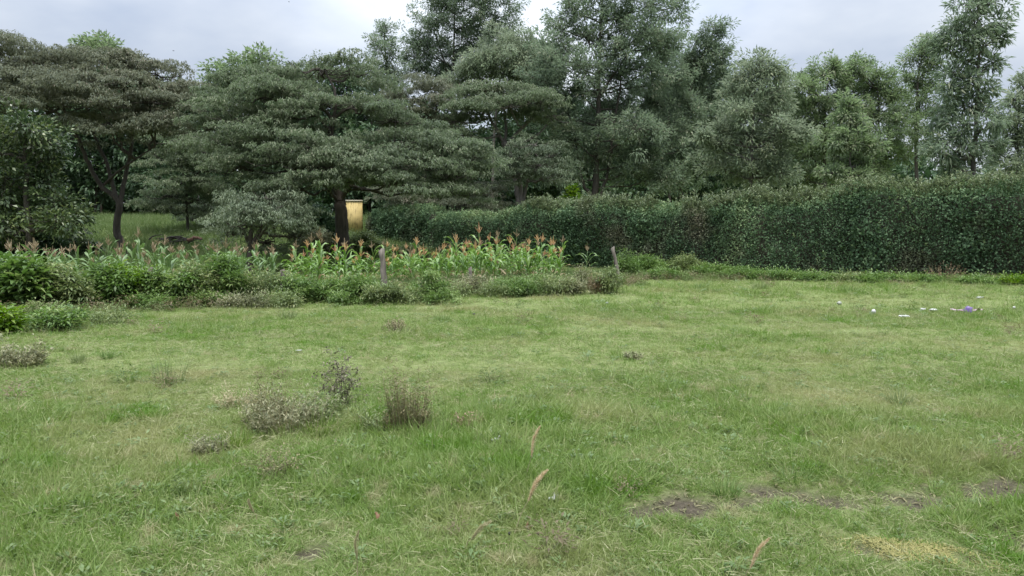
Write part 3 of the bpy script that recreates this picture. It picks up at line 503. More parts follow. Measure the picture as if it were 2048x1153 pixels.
fe('feathery_tree', 'dark green rounded tree standing behind the small bright sapling', 48, [(1650, 400), (1650, 280), (1655, 170)],
   [(1600, 170, 45, 30), (1650, 150, 45, 28), (1668, 130, 18, 16), (1695, 165, 40, 30), (1590, 215, 40, 36), (1640, 205, 50, 36), (1690, 220, 45, 36), (1610, 260, 50, 36), (1665, 270, 55, 36), (1620, 310, 50, 35), (1680, 325, 55, 35), (1610, 355, 50, 28)], 'grev_fresh', 'bark', 47, dens=1.5, leafw=.075, leaf=.21, group='dense green trees behind the right hedge')
fe('feathery_tree', 'dark green many-topped tree between bright sapling and tall right tree', 49, [(1760, 400), (1760, 300), (1755, 180)],
   [(1715, 128, 18, 14), (1715, 148, 34, 20), (1758, 150, 30, 26), (1760, 180, 45, 28), (1720, 190, 40, 30), (1795, 195, 32, 28), (1740, 230, 50, 34), (1795, 240, 40, 34), (1720, 280, 45, 34), (1780, 290, 50, 36), (1750, 335, 55, 30), (1810, 290, 30, 36)], 'grev_fresh', 'bark', 48, dens=1.5, leafw=.075, leaf=.21, group='dense green trees behind the right hedge')
fe('feathery_tree', 'small bright sapling with side arms just over the hedge top', 28, [(1702, 390), (1702, 320), (1700, 240), (1698, 205)],
   [(1698, 205, 14, 18), (1692, 232, 26, 16), (1712, 250, 26, 16), (1690, 272, 28, 16), (1670, 288, 26, 12), (1715, 290, 28, 16), (1745, 292, 18, 12), (1690, 318, 36, 18), (1730, 322, 26, 16), (1665, 345, 24, 16), (1710, 350, 40, 18)], 'grev_fresh', 'bark_pale', 49, dens=1.6, leaf=.17, leafw=.06, tr=(.045, .012), clump=.26, group=None)
fe('feathery_tree', 'leaning green tree at the left side of the tall sparse right tree', 46, [(1835, 400), (1832, 300), (1835, 180), (1845, 100)],
   [(1845, 95, 20, 22), (1865, 85, 20, 22), (1835, 120, 28, 24), (1870, 125, 30, 26), (1825, 155, 34, 26), (1865, 170, 36, 28), (1840, 205, 40, 32), (1880, 215, 36, 34), (1830, 250, 32, 28), (1860, 285, 34, 28)], 'grev_fresh', 'bark', 50, dens=1.2, leafw=.07)
fe('feathery_tree', 'tall sparse tree at right with sky showing through its drooping sprays', 27, [(1945, 390), (1948, 300), (1955, 200), (1958, 100), (1955, -40)],
   [(1955, -25, 45, 30), (1930, 10, 40, 24), (1980, 8, 36, 24), (1950, 40, 42, 24), (1905, 55, 28, 20), (1995, 45, 22, 18), (1925, 80, 40, 24), (1970, 85, 34, 22), (1895, 100, 26, 18), (2000, 75, 16, 12), (1940, 118, 34, 22), (1985, 125, 16, 12), (1905, 145, 28, 20), (1940, 160, 30, 20), (1970, 175, 26, 14), (1900, 185, 34, 22), (1930, 205, 40, 24), (1975, 215, 26, 16), (1890, 230, 36, 24), (1930, 250, 42, 26), (1980, 245, 28, 16), (1890, 285, 34, 24), (1935, 295, 46, 26), (1985, 290, 30, 20), (1900, 330, 34, 22), (1950, 335, 44, 24), (1885, 310, 24, 20)], 'grev', 'bark_pale', 51, dens=.62, leaf=.22, leafw=.06, up=.2, tr=(.11, .025), clump=.36)
fe('feathery_tree', 'pale sparse tree cut off by the right edge of the view', 32, [(2035, 400), (2035, 300), (2038, 200)],
   [(2045, 170, 20, 20), (2030, 200, 30, 22), (2065, 210, 30, 30), (2010, 240, 30, 22), (2050, 245, 34, 26), (2020, 280, 32, 24), (2060, 290, 34, 28), (2000, 310, 28, 22), (2040, 325, 36, 24), (2085, 300, 30, 30), (2015, 345, 34, 20), (2070, 350, 36, 22)], 'grev_pale', 'bark_pale', 52, dens=1.0, leaf=.20, leafw=.06, tr=(.09, .025), clump=.36)
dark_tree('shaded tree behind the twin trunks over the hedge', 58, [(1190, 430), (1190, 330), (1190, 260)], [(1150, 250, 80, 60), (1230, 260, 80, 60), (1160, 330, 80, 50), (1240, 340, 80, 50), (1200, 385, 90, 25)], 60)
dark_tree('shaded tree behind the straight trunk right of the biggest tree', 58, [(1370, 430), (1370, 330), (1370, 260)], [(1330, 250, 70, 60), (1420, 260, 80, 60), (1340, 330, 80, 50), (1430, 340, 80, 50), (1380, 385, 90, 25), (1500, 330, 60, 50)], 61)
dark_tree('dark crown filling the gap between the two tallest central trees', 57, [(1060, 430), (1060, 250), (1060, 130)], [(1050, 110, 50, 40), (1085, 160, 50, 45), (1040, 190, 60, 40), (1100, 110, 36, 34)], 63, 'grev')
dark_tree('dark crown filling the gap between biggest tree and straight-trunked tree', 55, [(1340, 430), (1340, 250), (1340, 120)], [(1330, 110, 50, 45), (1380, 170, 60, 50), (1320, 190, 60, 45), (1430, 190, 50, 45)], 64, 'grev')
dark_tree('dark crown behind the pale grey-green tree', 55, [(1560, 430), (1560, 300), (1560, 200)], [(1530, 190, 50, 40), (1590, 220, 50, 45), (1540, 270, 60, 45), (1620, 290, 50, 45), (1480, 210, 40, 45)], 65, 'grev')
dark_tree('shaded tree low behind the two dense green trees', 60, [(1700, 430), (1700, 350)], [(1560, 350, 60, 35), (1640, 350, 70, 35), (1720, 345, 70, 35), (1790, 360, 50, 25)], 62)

# ------------------------------------------------------------------ hedges
def hedge(name, label, path, width, heights, dens, leaf, seed, shoots=None, ends=(False, False), bright=0.0):
    rng = np.random.RandomState(seed); path = np.asarray(path, float); heights = np.asarray(heights, float)
    sg = np.linalg.norm(np.diff(path, axis=0), axis=1); cum = np.r_[0, np.cumsum(sg)]; tot = cum[-1]
    base = np.r_[path[len(path) // 2], 0]; base[2] = float(gz(base[0], base[1])); t = thing(name, base, label, 'hedge')
    def frame(u):
        x = np.interp(u, cum, path[:, 0]); y = np.interp(u, cum, path[:, 1]); h = np.interp(u, cum, heights)
        e = .05; tx = np.interp(u + e, cum, path[:, 0]) - np.interp(u - e, cum, path[:, 0]); ty = np.interp(u + e, cum, path[:, 1]) - np.interp(u - e, cum, path[:, 1])
        l = np.maximum(np.hypot(tx, ty), 1e-6); nxx, nyy = ty / l, -tx / l
        flip = np.where(nyy > 0, -1, 1); return x, y, h, nxx * flip, nyy * flip
    def surf(u, v, inset=0.0):
        """v runs over the section: front foot 0 -> front shoulder -> top -> back foot 1"""
        x, y, h, nx_, ny_ = frame(u); w2 = width / 2 - inset; hh = h - inset
        per = 2 * hh + 2 * w2; s = v * per
        off = np.where(s < hh, w2, np.where(s < hh + 2 * w2, w2 - (s - hh), -w2)); zz = np.where(s < hh, s, np.where(s < hh + 2 * w2, hh, hh - (s - hh - 2 * w2)))
        # round the shoulders
        k = np.clip((zz - (hh - .55)) / .55, 0, 1); off = off * (1 - .32 * k * k * (np.abs(off) / w2)); zz = np.where(zz >= hh - 1e-6, zz - .30 * np.clip(np.abs(off) / w2 - .35, 0, 1), zz - .10 * k * k)
        if ends[0]: q = np.clip(1 - u / 1.2, 0, 1); off = off * np.sqrt(1 - .9 * q * q); zz = zz * (1 - .25 * q * q)
        if ends[1]: q = np.clip(1 - (tot - u) / 1.2, 0, 1); off = off * np.sqrt(1 - .9 * q * q); zz = zz * (1 - .25 * q * q)
        lump = .34 * fn3(u, zz * .7, off, seed + 1, 1.2) + .22 * fn3(u * 1.5, zz * .55, off, seed + 2, 3.6)
        px = x + nx_ * (off + np.sign(off) * lump); py = y + ny_ * (off + np.sign(off) * lump); pz = gz(x, y) + zz + lump * .8 * sst((zz - (hh - .9)) / .8)
        nrmv = np.stack([nx_ * np.sign(off) * (1 - k), ny_ * np.sign(off) * (1 - k), .15 + k], 1)
        return np.stack([px, py, pz], 1), nrm(nrmv), zz
    nu, nv = max(8, int(tot / .5)), 22; U, Vv = np.meshgrid(np.linspace(0.01, tot - .01, nu), np.linspace(0, 1, nv)); P, _, _ = surf(U.ravel(), Vv.ravel(), .32)
    i, j = np.meshgrid(np.arange(nu - 1), np.arange(nv - 1)); bb = (j * nu + i).ravel(); mb = MB(); mb.add(P, np.stack([bb, bb + 1, bb + nu + 1, bb + nu], 1)); part('branch_mass', mb, 'twig', t, base, True)
    n = int(dens * tot * (2 * heights.mean() + width)); u = rng.rand(n) * tot; v = np.where(rng.rand(n) < .8, rng.rand(n) * .66, rng.rand(n)); P, Nn, zz = surf(u, v)
    P = P + Nn * (rng.normal(size=(n, 1)) * .10 - .05) + rng.normal(size=(n, 3)) * .03
    D = Nn * .8 + rng.normal(size=(n, 3)) * .75 + [0, 0, .25]; clump = fn3(P[:, 0], P[:, 1], P[:, 2], seed + 4, 3.2)
    mb = MB(); paler_top = np.clip((zz / np.interp(u, cum, heights) - .80) * 3.0, 0, .5)  # leaf tint rises towards the hedge top
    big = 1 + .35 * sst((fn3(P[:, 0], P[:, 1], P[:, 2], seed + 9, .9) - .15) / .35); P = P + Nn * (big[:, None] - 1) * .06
    mb.leaves(P, D, big * leaf * (.55 + .7 * rng.rand(n)), big * leaf * .55 * (.6 + .7 * rng.rand(n)), .15, np.clip(.36 + .28 * clump + .15 * rng.normal(size=n) + paler_top + bright + .45 * np.exp(-((P[:, 0] - 7.6 - .25 * zz) / .55) ** 2) * (seed == 71) * (zz < 2.4), 0, 1), .1, nrm(Nn + rng.normal(size=(n, 3)) * .4))
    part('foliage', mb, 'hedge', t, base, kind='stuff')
    # twiggy sticks poking out of the face
    mb = MB(); n = int(tot * 16); u = rng.rand(n) * tot; P, Nn, _ = surf(u, rng.rand(n) * .62)
    mb.strips(P - Nn * .1, Nn * .6 + rng.normal(size=(n, 3)) * .4 + [0, 0, .6], .2 + .25 * rng.rand(n), .009, .1, 2, rng.rand(n), lambda q: 1 - .5 * q, rng); part('twigs', mb, 'dead', t, base, kind='stuff')
    mb = MB(); cnt = int(tot * 34); u = rng.rand(cnt) * tot; P, Nn, _ = surf(u, .04 + .35 * rng.rand(cnt)); hgt = .14 + .32 * rng.rand(cnt) ** 1.5; D = nrm(Nn * .55 + rng.normal(size=(cnt, 3)) * .28 + [0, 0, 1.0]); k = 9; f = rng.rand(cnt * k); a = rng.rand(cnt * k) * 6.283; tn = np.repeat(np.clip(.55 + .25 * rng.normal(size=cnt), 0, 1), k)
    mb.leaves(np.repeat(P + Nn * .05, k, 0) + np.repeat(D * hgt[:, None], k, 0) * f[:, None], np.stack([np.cos(a), np.sin(a), .5 + .6 * rng.rand(cnt * k)], 1), .06 + .06 * rng.rand(cnt * k), .034, .12, tn); part('sprigs', mb, 'hedge', t, base, kind='stuff')
    if shoots:
        mb = MB()
        for (u0, u1, cnt, hmin, hmax) in shoots:
            u = u0 + (u1 - u0) * rng.rand(cnt); v = .36 + .16 * rng.rand(cnt); P, Nn, _ = surf(u, v); hgt = hmin + (hmax - hmin) * rng.rand(cnt) ** 1.6
            D = np.stack([.22 * rng.normal(size=cnt), .22 * rng.normal(size=cnt), np.ones(cnt)], 1); mb.strips(P - [0, 0, .1], D, hgt + .1, .012, .0, 2, rng.rand(cnt), lambda q: 1 - .5 * q, rng)
            k = 14; f = rng.rand(cnt * k) ** .8; a = rng.rand(cnt * k) * 6.283
            mb.leaves(np.repeat(P, k, 0) + np.repeat(nrm(D) * hgt[:, None], k, 0) * f[:, None], np.stack([np.cos(a), np.sin(a), .7 + .4 * rng.rand(cnt * k)], 1), (.08 + .07 * rng.rand(cnt * k)), .034, .1, np.clip(rng.rand(cnt * k), 0, 1))
        part('shoots', mb, 'shoot', t, base, kind='stuff')
    return t
def hp(px, Y): return [(px - 1024) / F * Y, Y]
pth = [[26.5, 20.6], hp(2260, 22.6), hp(2040, 23.8), hp(1850, 25), hp(1700, 26), hp(1520, 26.8), hp(1400, 27.6), hp(1250, 29.5), hp(1050, 32.5), hp(875, 35)]
# the path is the hedge's middle line; its face stands half a width nearer
def htop(px, py, Y): p = at(px, py + (15 if px > 1300 else 6), Y - .2); return p[2] - float(gz(p[0], p[1]))
hts = [3.4, htop(2260, 345, 22.6), htop(2040, 352, 23.8), htop(1850, 362, 25), htop(1700, 368, 26), htop(1520, 378, 26.8), htop(1400, 390, 27.6), htop(1250, 400, 29.5), htop(1050, 412, 32.5), htop(875, 420, 35)]
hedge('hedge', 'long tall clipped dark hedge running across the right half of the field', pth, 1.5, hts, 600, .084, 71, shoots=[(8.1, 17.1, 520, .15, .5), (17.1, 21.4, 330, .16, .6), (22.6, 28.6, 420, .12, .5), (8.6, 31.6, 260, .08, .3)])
p1, p2 = hp(880, 36.5), hp(752, 38.5)
hedge('hedge', 'short dark hedge with a rounded left end beside the yellow panel', [p1, hp(800, 37.5), p2], 1.9, [htop(880, 413, 36.5), htop(800, 410, 37.5), htop(722, 416, 38.5)], 560, .10, 72, ends=(False, True), bright=-.05)

# ------------------------------------------------------------------ yellow panel
pl = MB(); YP = 38.0; c0 = at(685, 402, YP); c1 = at(724, 404, YP); zb = float(gz(c0[0], YP)) - .1
base = np.array([(c0[0] + c1[0]) / 2, YP, zb]); t = thing('yellow_wall', base, 'stained yellow wall piece with pale top edge seen left of the hedges', 'wall')
def box(mb, x0, x1, y0, y1, z0, z1):
    v = np.array([[x, y, z] for z in (z0, z1) for y in (y0, y1) for x in (x0, x1)], float)
    mb.add(v, np.array([[0, 1, 3, 2], [4, 6, 7, 5], [0, 4, 5, 1], [2, 3, 7, 6], [0, 2, 6, 4], [1, 5, 7, 3]]))
m = bpy.data.materials.new('stained_yellow_paint'); m.use_nodes = True; nt = m.node_tree; L = nt.links.new; p = nt.nodes['Principled BSDF']; p.inputs['Roughness'].default_value = .75
tcn = N(nt, 'ShaderNodeTexCoord'); mpn = N(nt, 'ShaderNodeMapping'); mpn.inputs['Scale'].default_value = (7, 7, 1.6); L(tcn.outputs['Object'], mpn.inputs[0])
nn = N(nt, 'ShaderNodeTexNoise'); nn.inputs['Scale'].default_value = 1.6; nn.inputs['Detail'].default_value = 6; nn.inputs['Roughness'].default_value = .7; L(mpn.outputs[0], nn.inputs['Vector'])
rr = ramp(nt, [(0.36, (0.14, 0.10, 0.04)), (0.46, (0.42, 0.32, 0.125)), (0.62, (0.55, 0.42, 0.17))]); L(nn.outputs[0], rr.inputs[0]); L(rr.outputs[0], p.inputs['Base Color']); M['yellow'] = m
M['pale'] = noise_mat('pale_coping', (0.42, 0.37, 0.27), (0.52, 0.48, 0.38), 8, bump=.1)
box(pl, c0[0], c1[0], YP, YP + .12, zb, c0[2] - .03); part('panel', pl, 'yellow', t, base)
pl = MB(); box(pl, c0[0] - .03, c1[0] + .01, YP - .03, YP + .15, c0[2] - .028, c0[2] + .035); part('top_edge', pl, 'pale', t, base)

# ------------------------------------------------------------------ bushes, weeds and tufts
def bush(name, label, px, pyb, w, h, mat, cat='bush', style='leafy', seed=0, leaf=.09, lw=.45, dens=1.0, Y=None, group=None, stem=None, lean=0.0, spread=.5):
    stem = stem or {'green': 'olive', 'bright': 'green', 'olive': 'olive', 'grey': 'olive', 'rust': 'rust', 'drybrown': 'drybrown', 'dead': 'dead'}.get(mat, 'twig')
    rng = np.random.RandomState(abs(seed + int(px) * 7)); base = gpt(px, Y) if Y else ground_at(px, pyb)
    Yb = base[1]; rx = w / 2 * Yb / F; hz = h * Yb / F; t = thing(name, base, label, cat, group); st = MB(); fo = MB()
    if style in ('leafy', 'sparse'):
        ns = int((10 + 26 * rx) * (1 if style == 'leafy' else .7)); per = int(dens * 1.5 * (26 + 90 * rx * hz / (leaf * 10)) * (1 if style == 'leafy' else .45))
        for q in range(ns):
            a = rng.rand() * 6.283; e = math.sqrt(rng.rand()); tip = base + np.array([rx * e * math.cos(a) + lean * rx, rx * .75 * e * math.sin(a), hz * (1 - .55 * e ** 2.5) * (.72 + .34 * rng.rand())])
            rt = base + np.array([rx * .45 * e * math.cos(a), rx * .35 * e * math.sin(a), -.03]); mid = (rt + tip) / 2 + rng.normal(size=3) * .05 * hz + [0, 0, .10 * hz]
            c = curve([rt, mid, tip], 3); st.tube(c, np.linspace(.003 + .009 * hz, .002, len(c)), 3, cap=False)
            f = (.12 + .88 * rng.rand(per) ** .75) * (len(c) - 1.001); i0 = f.astype(int); P = c[i0] + (c[i0 + 1] - c[i0]) * (f - i0)[:, None]
            az = rng.rand(per) * 6.283; off = np.stack([np.cos(az), np.sin(az), .4 * rng.normal(size=per)], 1)
            P = P + off * (rng.rand(per, 1) * (.10 + .16 * rx)); tt = np.clip(.45 + .25 * rng.normal() + .17 * rng.normal(size=per), 0, 1)
            fo.leaves(P, off + [0, 0, .35] + rng.normal(size=(per, 3)) * .3, leaf * 1.15 * (.6 + .8 * rng.rand(per)), leaf * lw * (.7 + .6 * rng.rand(per)), .2, tt)
    elif style == 'tuft':
        n = int(dens * (60 + 420 * rx)); a = rng.rand(n) * 6.283; r = np.sqrt(rng.rand(n)) * rx * .5; e = rng.rand(n)
        P = base + np.stack([r * np.cos(a), r * np.sin(a), np.full(n, -.02)], 1); sp = rx / max(hz, .05)
        D = np.stack([np.cos(a) * sp * e, np.sin(a) * sp * e, np.ones(n)], 1); fo.strips(P, D, hz * (.55 + .6 * rng.rand(n)), leaf * .08 + .0 * e, .35 * rng.rand(n), 4, rng.rand(n), None, rng)
    elif style == 'dry':
        n = int(dens * 90); a = rng.rand(n) * 6.283; e = np.sqrt(rng.rand(n)); rt = base + np.stack([rx * .45 * e * np.cos(a), rx * .4 * e * np.sin(a), np.full(n, -.02)], 1)
        for q in range(n):
            tip = base + np.array([rx * e[q] * math.cos(a[q]), rx * .8 * e[q] * math.sin(a[q]), hz * (1 - .5 * e[q] ** 3) * (.55 + .45 * rng.rand())]); c = curve([rt[q], (rt[q] + tip) / 2 + rng.normal(size=3) * .02, tip], 3)
            st.tube(c, np.linspace(.0035, .0015, len(c)), 3, cap=False); k = int(8 + 10 * rng.rand()); f = (.35 + .64 * rng.rand(k)) * (len(c) - 1.001); i0 = f.astype(int); P = c[i0] + (c[i0 + 1] - c[i0]) * (f - i0)[:, None]
            az = rng.rand(k) * 6.283; fo.leaves(P, np.stack([np.cos(az), np.sin(az), .7 + .6 * rng.rand(k)], 1), leaf * (.5 + .7 * rng.rand(k)), leaf * .35, .1, np.clip(.5 + .3 * rng.normal(size=k), 0, 1))
    elif style == 'wispy':
        n = int(dens * (140 + 700 * rx)); a = rng.rand(n) * 6.283; e = np.sqrt(rng.rand(n)); P = base + np.stack([rx * .8 * e * np.cos(a), rx * .6 * e * np.sin(a), np.full(n, -.02)], 1)
        lob = .62 + .38 * np.sin(3 * a + seed) * e; D = np.stack([np.cos(a) * spread * e + .4 * spread * rng.normal(size=n), np.sin(a) * spread * e + .4 * spread * rng.normal(size=n), np.ones(n)], 1); Ls = hz * (.5 + .65 * rng.rand(n)) * (1.30 - .6 * e ** 1.3) * lob * 1.3
        st.strips(P, D, Ls, .0055, .3 * spread * rng.rand(n), 3, rng.rand(n), None, rng); k = 9; f = .3 + .7 * rng.rand(n * k); Dn = np.repeat(nrm(D), k, 0); P2 = np.repeat(P, k, 0) + Dn * (np.repeat(Ls, k) * f)[:, None] + rng.normal(size=(n * k, 3)) * .008; az = rng.rand(n * k) * 6.283
        fo.leaves(P2, np.stack([np.cos(az), np.sin(az), .5 + .7 * rng.rand(n * k)], 1), leaf * (.5 + .7 * rng.rand(n * k)), leaf * lw, .15, np.clip(.5 + .3 * rng.normal(size=n * k), 0, 1))
    elif style == 'twiggy':
        for q in range(int(11 * dens)):
            a = rng.rand() * 6.283; e = rng.rand(); tip = base + np.array([rx * (lean + e * math.cos(a)), rx * .7 * e * math.sin(a), hz * (.55 + .45 * rng.rand())]); c = curve([base + [0, 0, -.02], base + (tip - base) * .5 + rng.normal(size=3) * .03, tip], 3); st.tube(c, np.linspace(.004, .0015, len(c)), 4, cap=False)
            for w_ in range(5):
                s = c[2 + rng.randint(0, len(c) - 2)]; tw = s + rng.normal(size=3) * [.10, .10, .05] + [0, 0, .05]; st.tube(np.array([s, (s + tw) / 2 + [0, 0, .01], tw]), [.0022, .0018, .0012], 3, cap=False)
                k = 12; P = tw + rng.normal(size=(k, 3)) * .022; fo.leaves(P, rng.normal(size=(k, 3)) + [0, 0, .4], leaf * (.5 + .6 * rng.rand(k)), leaf * .5, .2, rng.rand(k))
    part('stems', st, stem, t, base, kind='stuff'); part('foliage' if style != 'tuft' else 'blades', fo, mat, t, base, kind='stuff'); return t
FG = 'bushes along the field boundary'
B = bush
# along the boundary, from left to right
B('bush', 'large-leaved green bush at the left edge by the maize', 35, 622, 130, 112, 'green', leaf=.14, lw=.6, group=FG)
B('bush', 'dull green bush second from the left edge under the dry tassel', 125, 620, 120, 96, 'olive', leaf=.09, group=FG)
B('bush', 'mid green bush with bright leaves between left edge and first post', 205, 616, 120, 90, 'green', leaf=.10, group=FG)
B('bush', 'yellow-green leafy bush just left of the leftmost post', 262, 612, 100, 92, 'bright', leaf=.09, dens=.8, group=FG)
B('bush', 'dense dark green bush just right of the leftmost post', 345, 612, 120, 88, 'green', leaf=.09, group=FG)
B('bush', 'bright green bush midway between the two leftmost posts', 450, 604, 115, 94, 'green', leaf=.08, group=FG)
B('bush', 'low greyish brown scrub left of the second post', 515, 604, 100, 72, 'olive', leaf=.05, style='sparse', dens=1.6, group=FG)
B('bush', 'leafy green bush hiding the foot of the second post', 600, 606, 105, 58, 'green', leaf=.07, group=FG)
B('bush', 'green thicket in front of the tallest maize plant', 660, 604, 90, 48, 'green', leaf=.07, group=FG)
B('bush', 'dark green bush left of the tall grey post', 728, 606, 95, 62, 'green', leaf=.07, dens=1.3, group=FG)
B('bush', 'small shaded bush at the foot of the tall grey post', 785, 610, 60, 44, 'olive', leaf=.06, group=FG)
B('bush', 'round mid-green bush alone before the maize right of the tall post', 862, 603, 78, 62, 'green', leaf=.06, dens=1.4, group=FG)
B('bush', 'low olive weed clump between the round bush and the short post', 915, 596, 60, 36, 'olive', leaf=.05, style='sparse', dens=1.6, group=FG)
B('bush', 'low dry weed clump right of the short post', 985, 594, 80, 30, 'olive', leaf=.05, style='sparse', dens=1.6, group=FG)
B('bush', 'small olive bush under the right part of the maize', 1055, 592, 80, 34, 'green', leaf=.05, dens=1.1, group=FG)
B('bush', 'grey-green bush at the right end of the maize', 1110, 592, 100, 46, 'olive', leaf=.05, dens=.8, group=FG)
B('bush', 'fine grey shrub between maize end and leaning post', 1160, 582, 70, 55, 'grey', leaf=.05, style='sparse', dens=1.5, group=FG)
B('bush', 'small reddish brown weed left of the leaning right post', 1192, 588, 44, 42, 'rust', leaf=.05, style='dry', group=FG)
B('bush', 'green-grey bush hugging the foot of the leaning right post', 1222, 588, 70, 56, 'olive', leaf=.06, group=FG)
B('bush', 'small green bush right behind the leaning right post', 1252, 566, 50, 60, 'green', leaf=.07, group=FG, Y=24)
WG = 'low weeds along the field boundary'
rw = np.random.RandomState(14)
for (px, lb, mt) in ((75, 'low weed in front of the large-leaved bush at the left edge', 'olive'), (165, 'low pale weed left of the leftmost post under two green bushes', 'green'), (235, 'low weed before the yellow-green bush', 'olive'), (305, 'low weed right at the foot of the leftmost post', 'green'), (385, 'low weed right of the dense dark green bush', 'olive'), (420, 'low green weed left of the bright bush between posts', 'green'), (485, 'low weed at the right foot of the bright bush between posts', 'grey'),
    (555, 'low grey weed just left of the second post', 'olive'), (632, 'low green weed right of the second post', 'green'), (695, 'low weed below the trunk of the tiered tree', 'green'), (755, 'low weed left of the thickest post foot', 'olive'), (822, 'low weed between thickest post and round bush', 'olive'), (890, 'low weed right of the round mid-green bush', 'green'), (948, 'low weed at the foot of the short dark post', 'grey'), (1020, 'low weed under the middle of the bright maize block', 'green'), (1080, 'low dry weed under the right end of the maize', 'green'), (1135, 'low weed before the fine grey shrub', 'grey')):
    B('weed_clump', lb, px, 624 - .028 * px + 8 * rw.normal(), 85 + 20 * rw.rand(), 28 + 14 * rw.rand(), mt, 'weed', 'leafy', leaf=.055, dens=1.0, group=WG, seed=9)
for (px, py, w, h, mt, lb) in ((165, 612, 90, 88, 'green', 'leafy green bush filling the gap left of the mid green bush with bright leaves'), (300, 610, 90, 74, 'olive', 'dull bush wrapping the leftmost post'), (398, 608, 100, 84, 'olive', 'dull olive bush right of the dense dark green bush'), (552, 600, 80, 66, 'olive', 'dull olive bush wrapping the second post')):
    B('bush', lb, px, py, w, h, mt, leaf=.08, dens=.9, group=FG, seed=5)
HG = 'weeds at the foot of the hedge'
for (px, py, w, h, mt, lb) in ((1290, 552, 90, 46, 'green', 'green leafy weed at the hedge foot nearest the leaning post'), (1368, 550, 80, 46, 'olive', 'pale-leaved weed clump at the hedge foot second from the leaning post'), (1330, 560, 90, 24, 'green', 'low weed before the two tall weeds at the hedge foot'), (1425, 556, 90, 34, 'green', 'green weed at the hedge foot below the pale leafy patch'),
    (1480, 560, 90, 28, 'green', 'low bright weeds at the hedge foot right of the pale leafy patch'), (1545, 562, 110, 26, 'green', 'low green weeds by the dark middle of the hedge'), (1620, 564, 110, 20, 'green', 'thin low weeds at the hedge foot above the dull grey scrap'), (1690, 566, 100, 20, 'olive', 'thin olive weeds at the hedge foot left of the ball-like bag'), (1760, 568, 110, 20, 'green', 'short bright weeds at the hedge foot above the ball-like bag'), (1830, 568, 110, 22, 'green', 'short green weeds at the hedge foot above the larger white bag'),
    (1960, 572, 110, 20, 'green', 'low weeds at the hedge foot above the pale scrap behind the purple bag'), (2035, 574, 90, 24, 'bright', 'bright weeds at the hedge foot by the right edge')):
    B('weed_clump', lb, px, py - 2, w, h * .8, mt, 'weed', seed=3, leaf=.075, group=HG, dens=1.3)
B('weed_clump', 'dry brown stalks at the hedge foot above the purple bag', 1890, 566, 90, 48, 'rust', 'weed', 'dry', leaf=.05, group=HG, dens=.6)
B('bush', 'bright yellow-green bush poking over the hedge top', 1140, 420, 62, 142, 'bright', leaf=.16, lw=.6, Y=36.5, dens=1.3, group=None)
# lift it so that its head shows over the hedge
# behind the maize
B('bush', 'grey-green shrub behind the maize at the foot of the tiered tree trunk', 645, 500, 110, 60, 'grey', leaf=.10, Y=29.5, group=None, dens=1.1)
B('bush', 'grey-green shrub below the yellow panel', 725, 500, 100, 55, 'olive', leaf=.10, Y=30.5, group=None, dens=1.1)
B('bush', 'dark shrub between low round-crowned tree and tiered tree trunk', 630, 490, 110, 95, 'dark', leaf=.14, Y=31.5, group=None, dens=1.3)
B('bush', 'dark small-leaved shrub in front of the rounded hedge', 820, 500, 110, 40, 'olive', leaf=.08, Y=30, group=None)
B('bush', 'dark shrub under the left edge tree behind the maize', 60, 520, 150, 90, 'dark', leaf=.13, Y=26, group=None, dens=1.2)
B('bush', 'lime green shrub under the far left tree', 110, 505, 60, 40, 'bright', leaf=.12, Y=25, group=None)
B('bush', 'low dark shrub right of the left edge tree', 150, 470, 90, 50, 'broad', leaf=.13, Y=30, group=None)
# left foreground edge
B('bush', 'bright lime green bush cut by the left edge of the view', 5, 672, 80, 62, 'bright', leaf=.09, lw=.6, group=None)
B('weed_clump', 'broad herb patch with large leaves near the left edge', 120, 660, 120, 46, 'green', 'weed', leaf=.08, group=None)
B('weed_clump', 'tangled brown-green herbs right of the left herb patch', 215, 650, 110, 36, 'olive', 'weed', leaf=.05, style='sparse', dens=1.8, group=None)
B('weed_clump', 'pale silvery shrub lying low at the left edge', 28, 732, 130, 54, 'grey', 'weed', 'wispy', leaf=.06, lw=.35, dens=.45, group=None, stem='straw')
# foreground shrubs and tufts
B('shrub', 'silvery leaved shrub with dead brown stems in the left foreground', 570, 858, 180, 92, 'grey', 'shrub', 'wispy', leaf=.045, lw=.26, dens=.7, group=None, stem='straw')
B('shrub', 'bundle of dry brown stems standing inside the silvery shrub', 545, 846, 100, 102, 'drybrown', 'shrub', 'wispy', leaf=.03, lw=.3, dens=.45, group=None, spread=.3)
B('shrub', 'pale bleached low shrub left of the silvery shrub', 415, 905, 80, 48, 'grey', 'shrub', 'wispy', leaf=.04, lw=.25, dens=.32, group=None, stem='straw')
B('shrub', 'upright dry brown shrub right of the dead weed', 812, 864, 98, 142, 'drybrown', 'shrub', 'wispy', leaf=.032, lw=.35, dens=.8, group=None, spread=.22)
B('shrub', 'dead weed with dark shrivelled heads leaning between two shrubs', 690, 815, 70, 92, 'dead', 'shrub', 'twiggy', leaf=.035, dens=1.0, group=None, lean=-.35)
B('shrub', 'thin dark-stalked weed standing alone at the left', 335, 768, 70, 92, 'olive', 'shrub', 'wispy', leaf=.02, lw=.4, dens=.25, group=None, stem='olive', spread=.3)
B('shrub', 'small dark wiry weed below the silvery shrub', 552, 962, 66, 38, 'drybrown', 'shrub', 'twiggy', leaf=.022, dens=.6, group=None)
B('shrub', 'low reddish weed right of the upright dry shrub', 930, 858, 64, 36, 'rust', 'shrub', 'wispy', leaf=.03, dens=.35, group=None)
B('shrub', 'small grey weed in the middle of the field', 1266, 718, 44, 16, 'grey', 'shrub', 'wispy', leaf=.04, dens=.3, group=None)
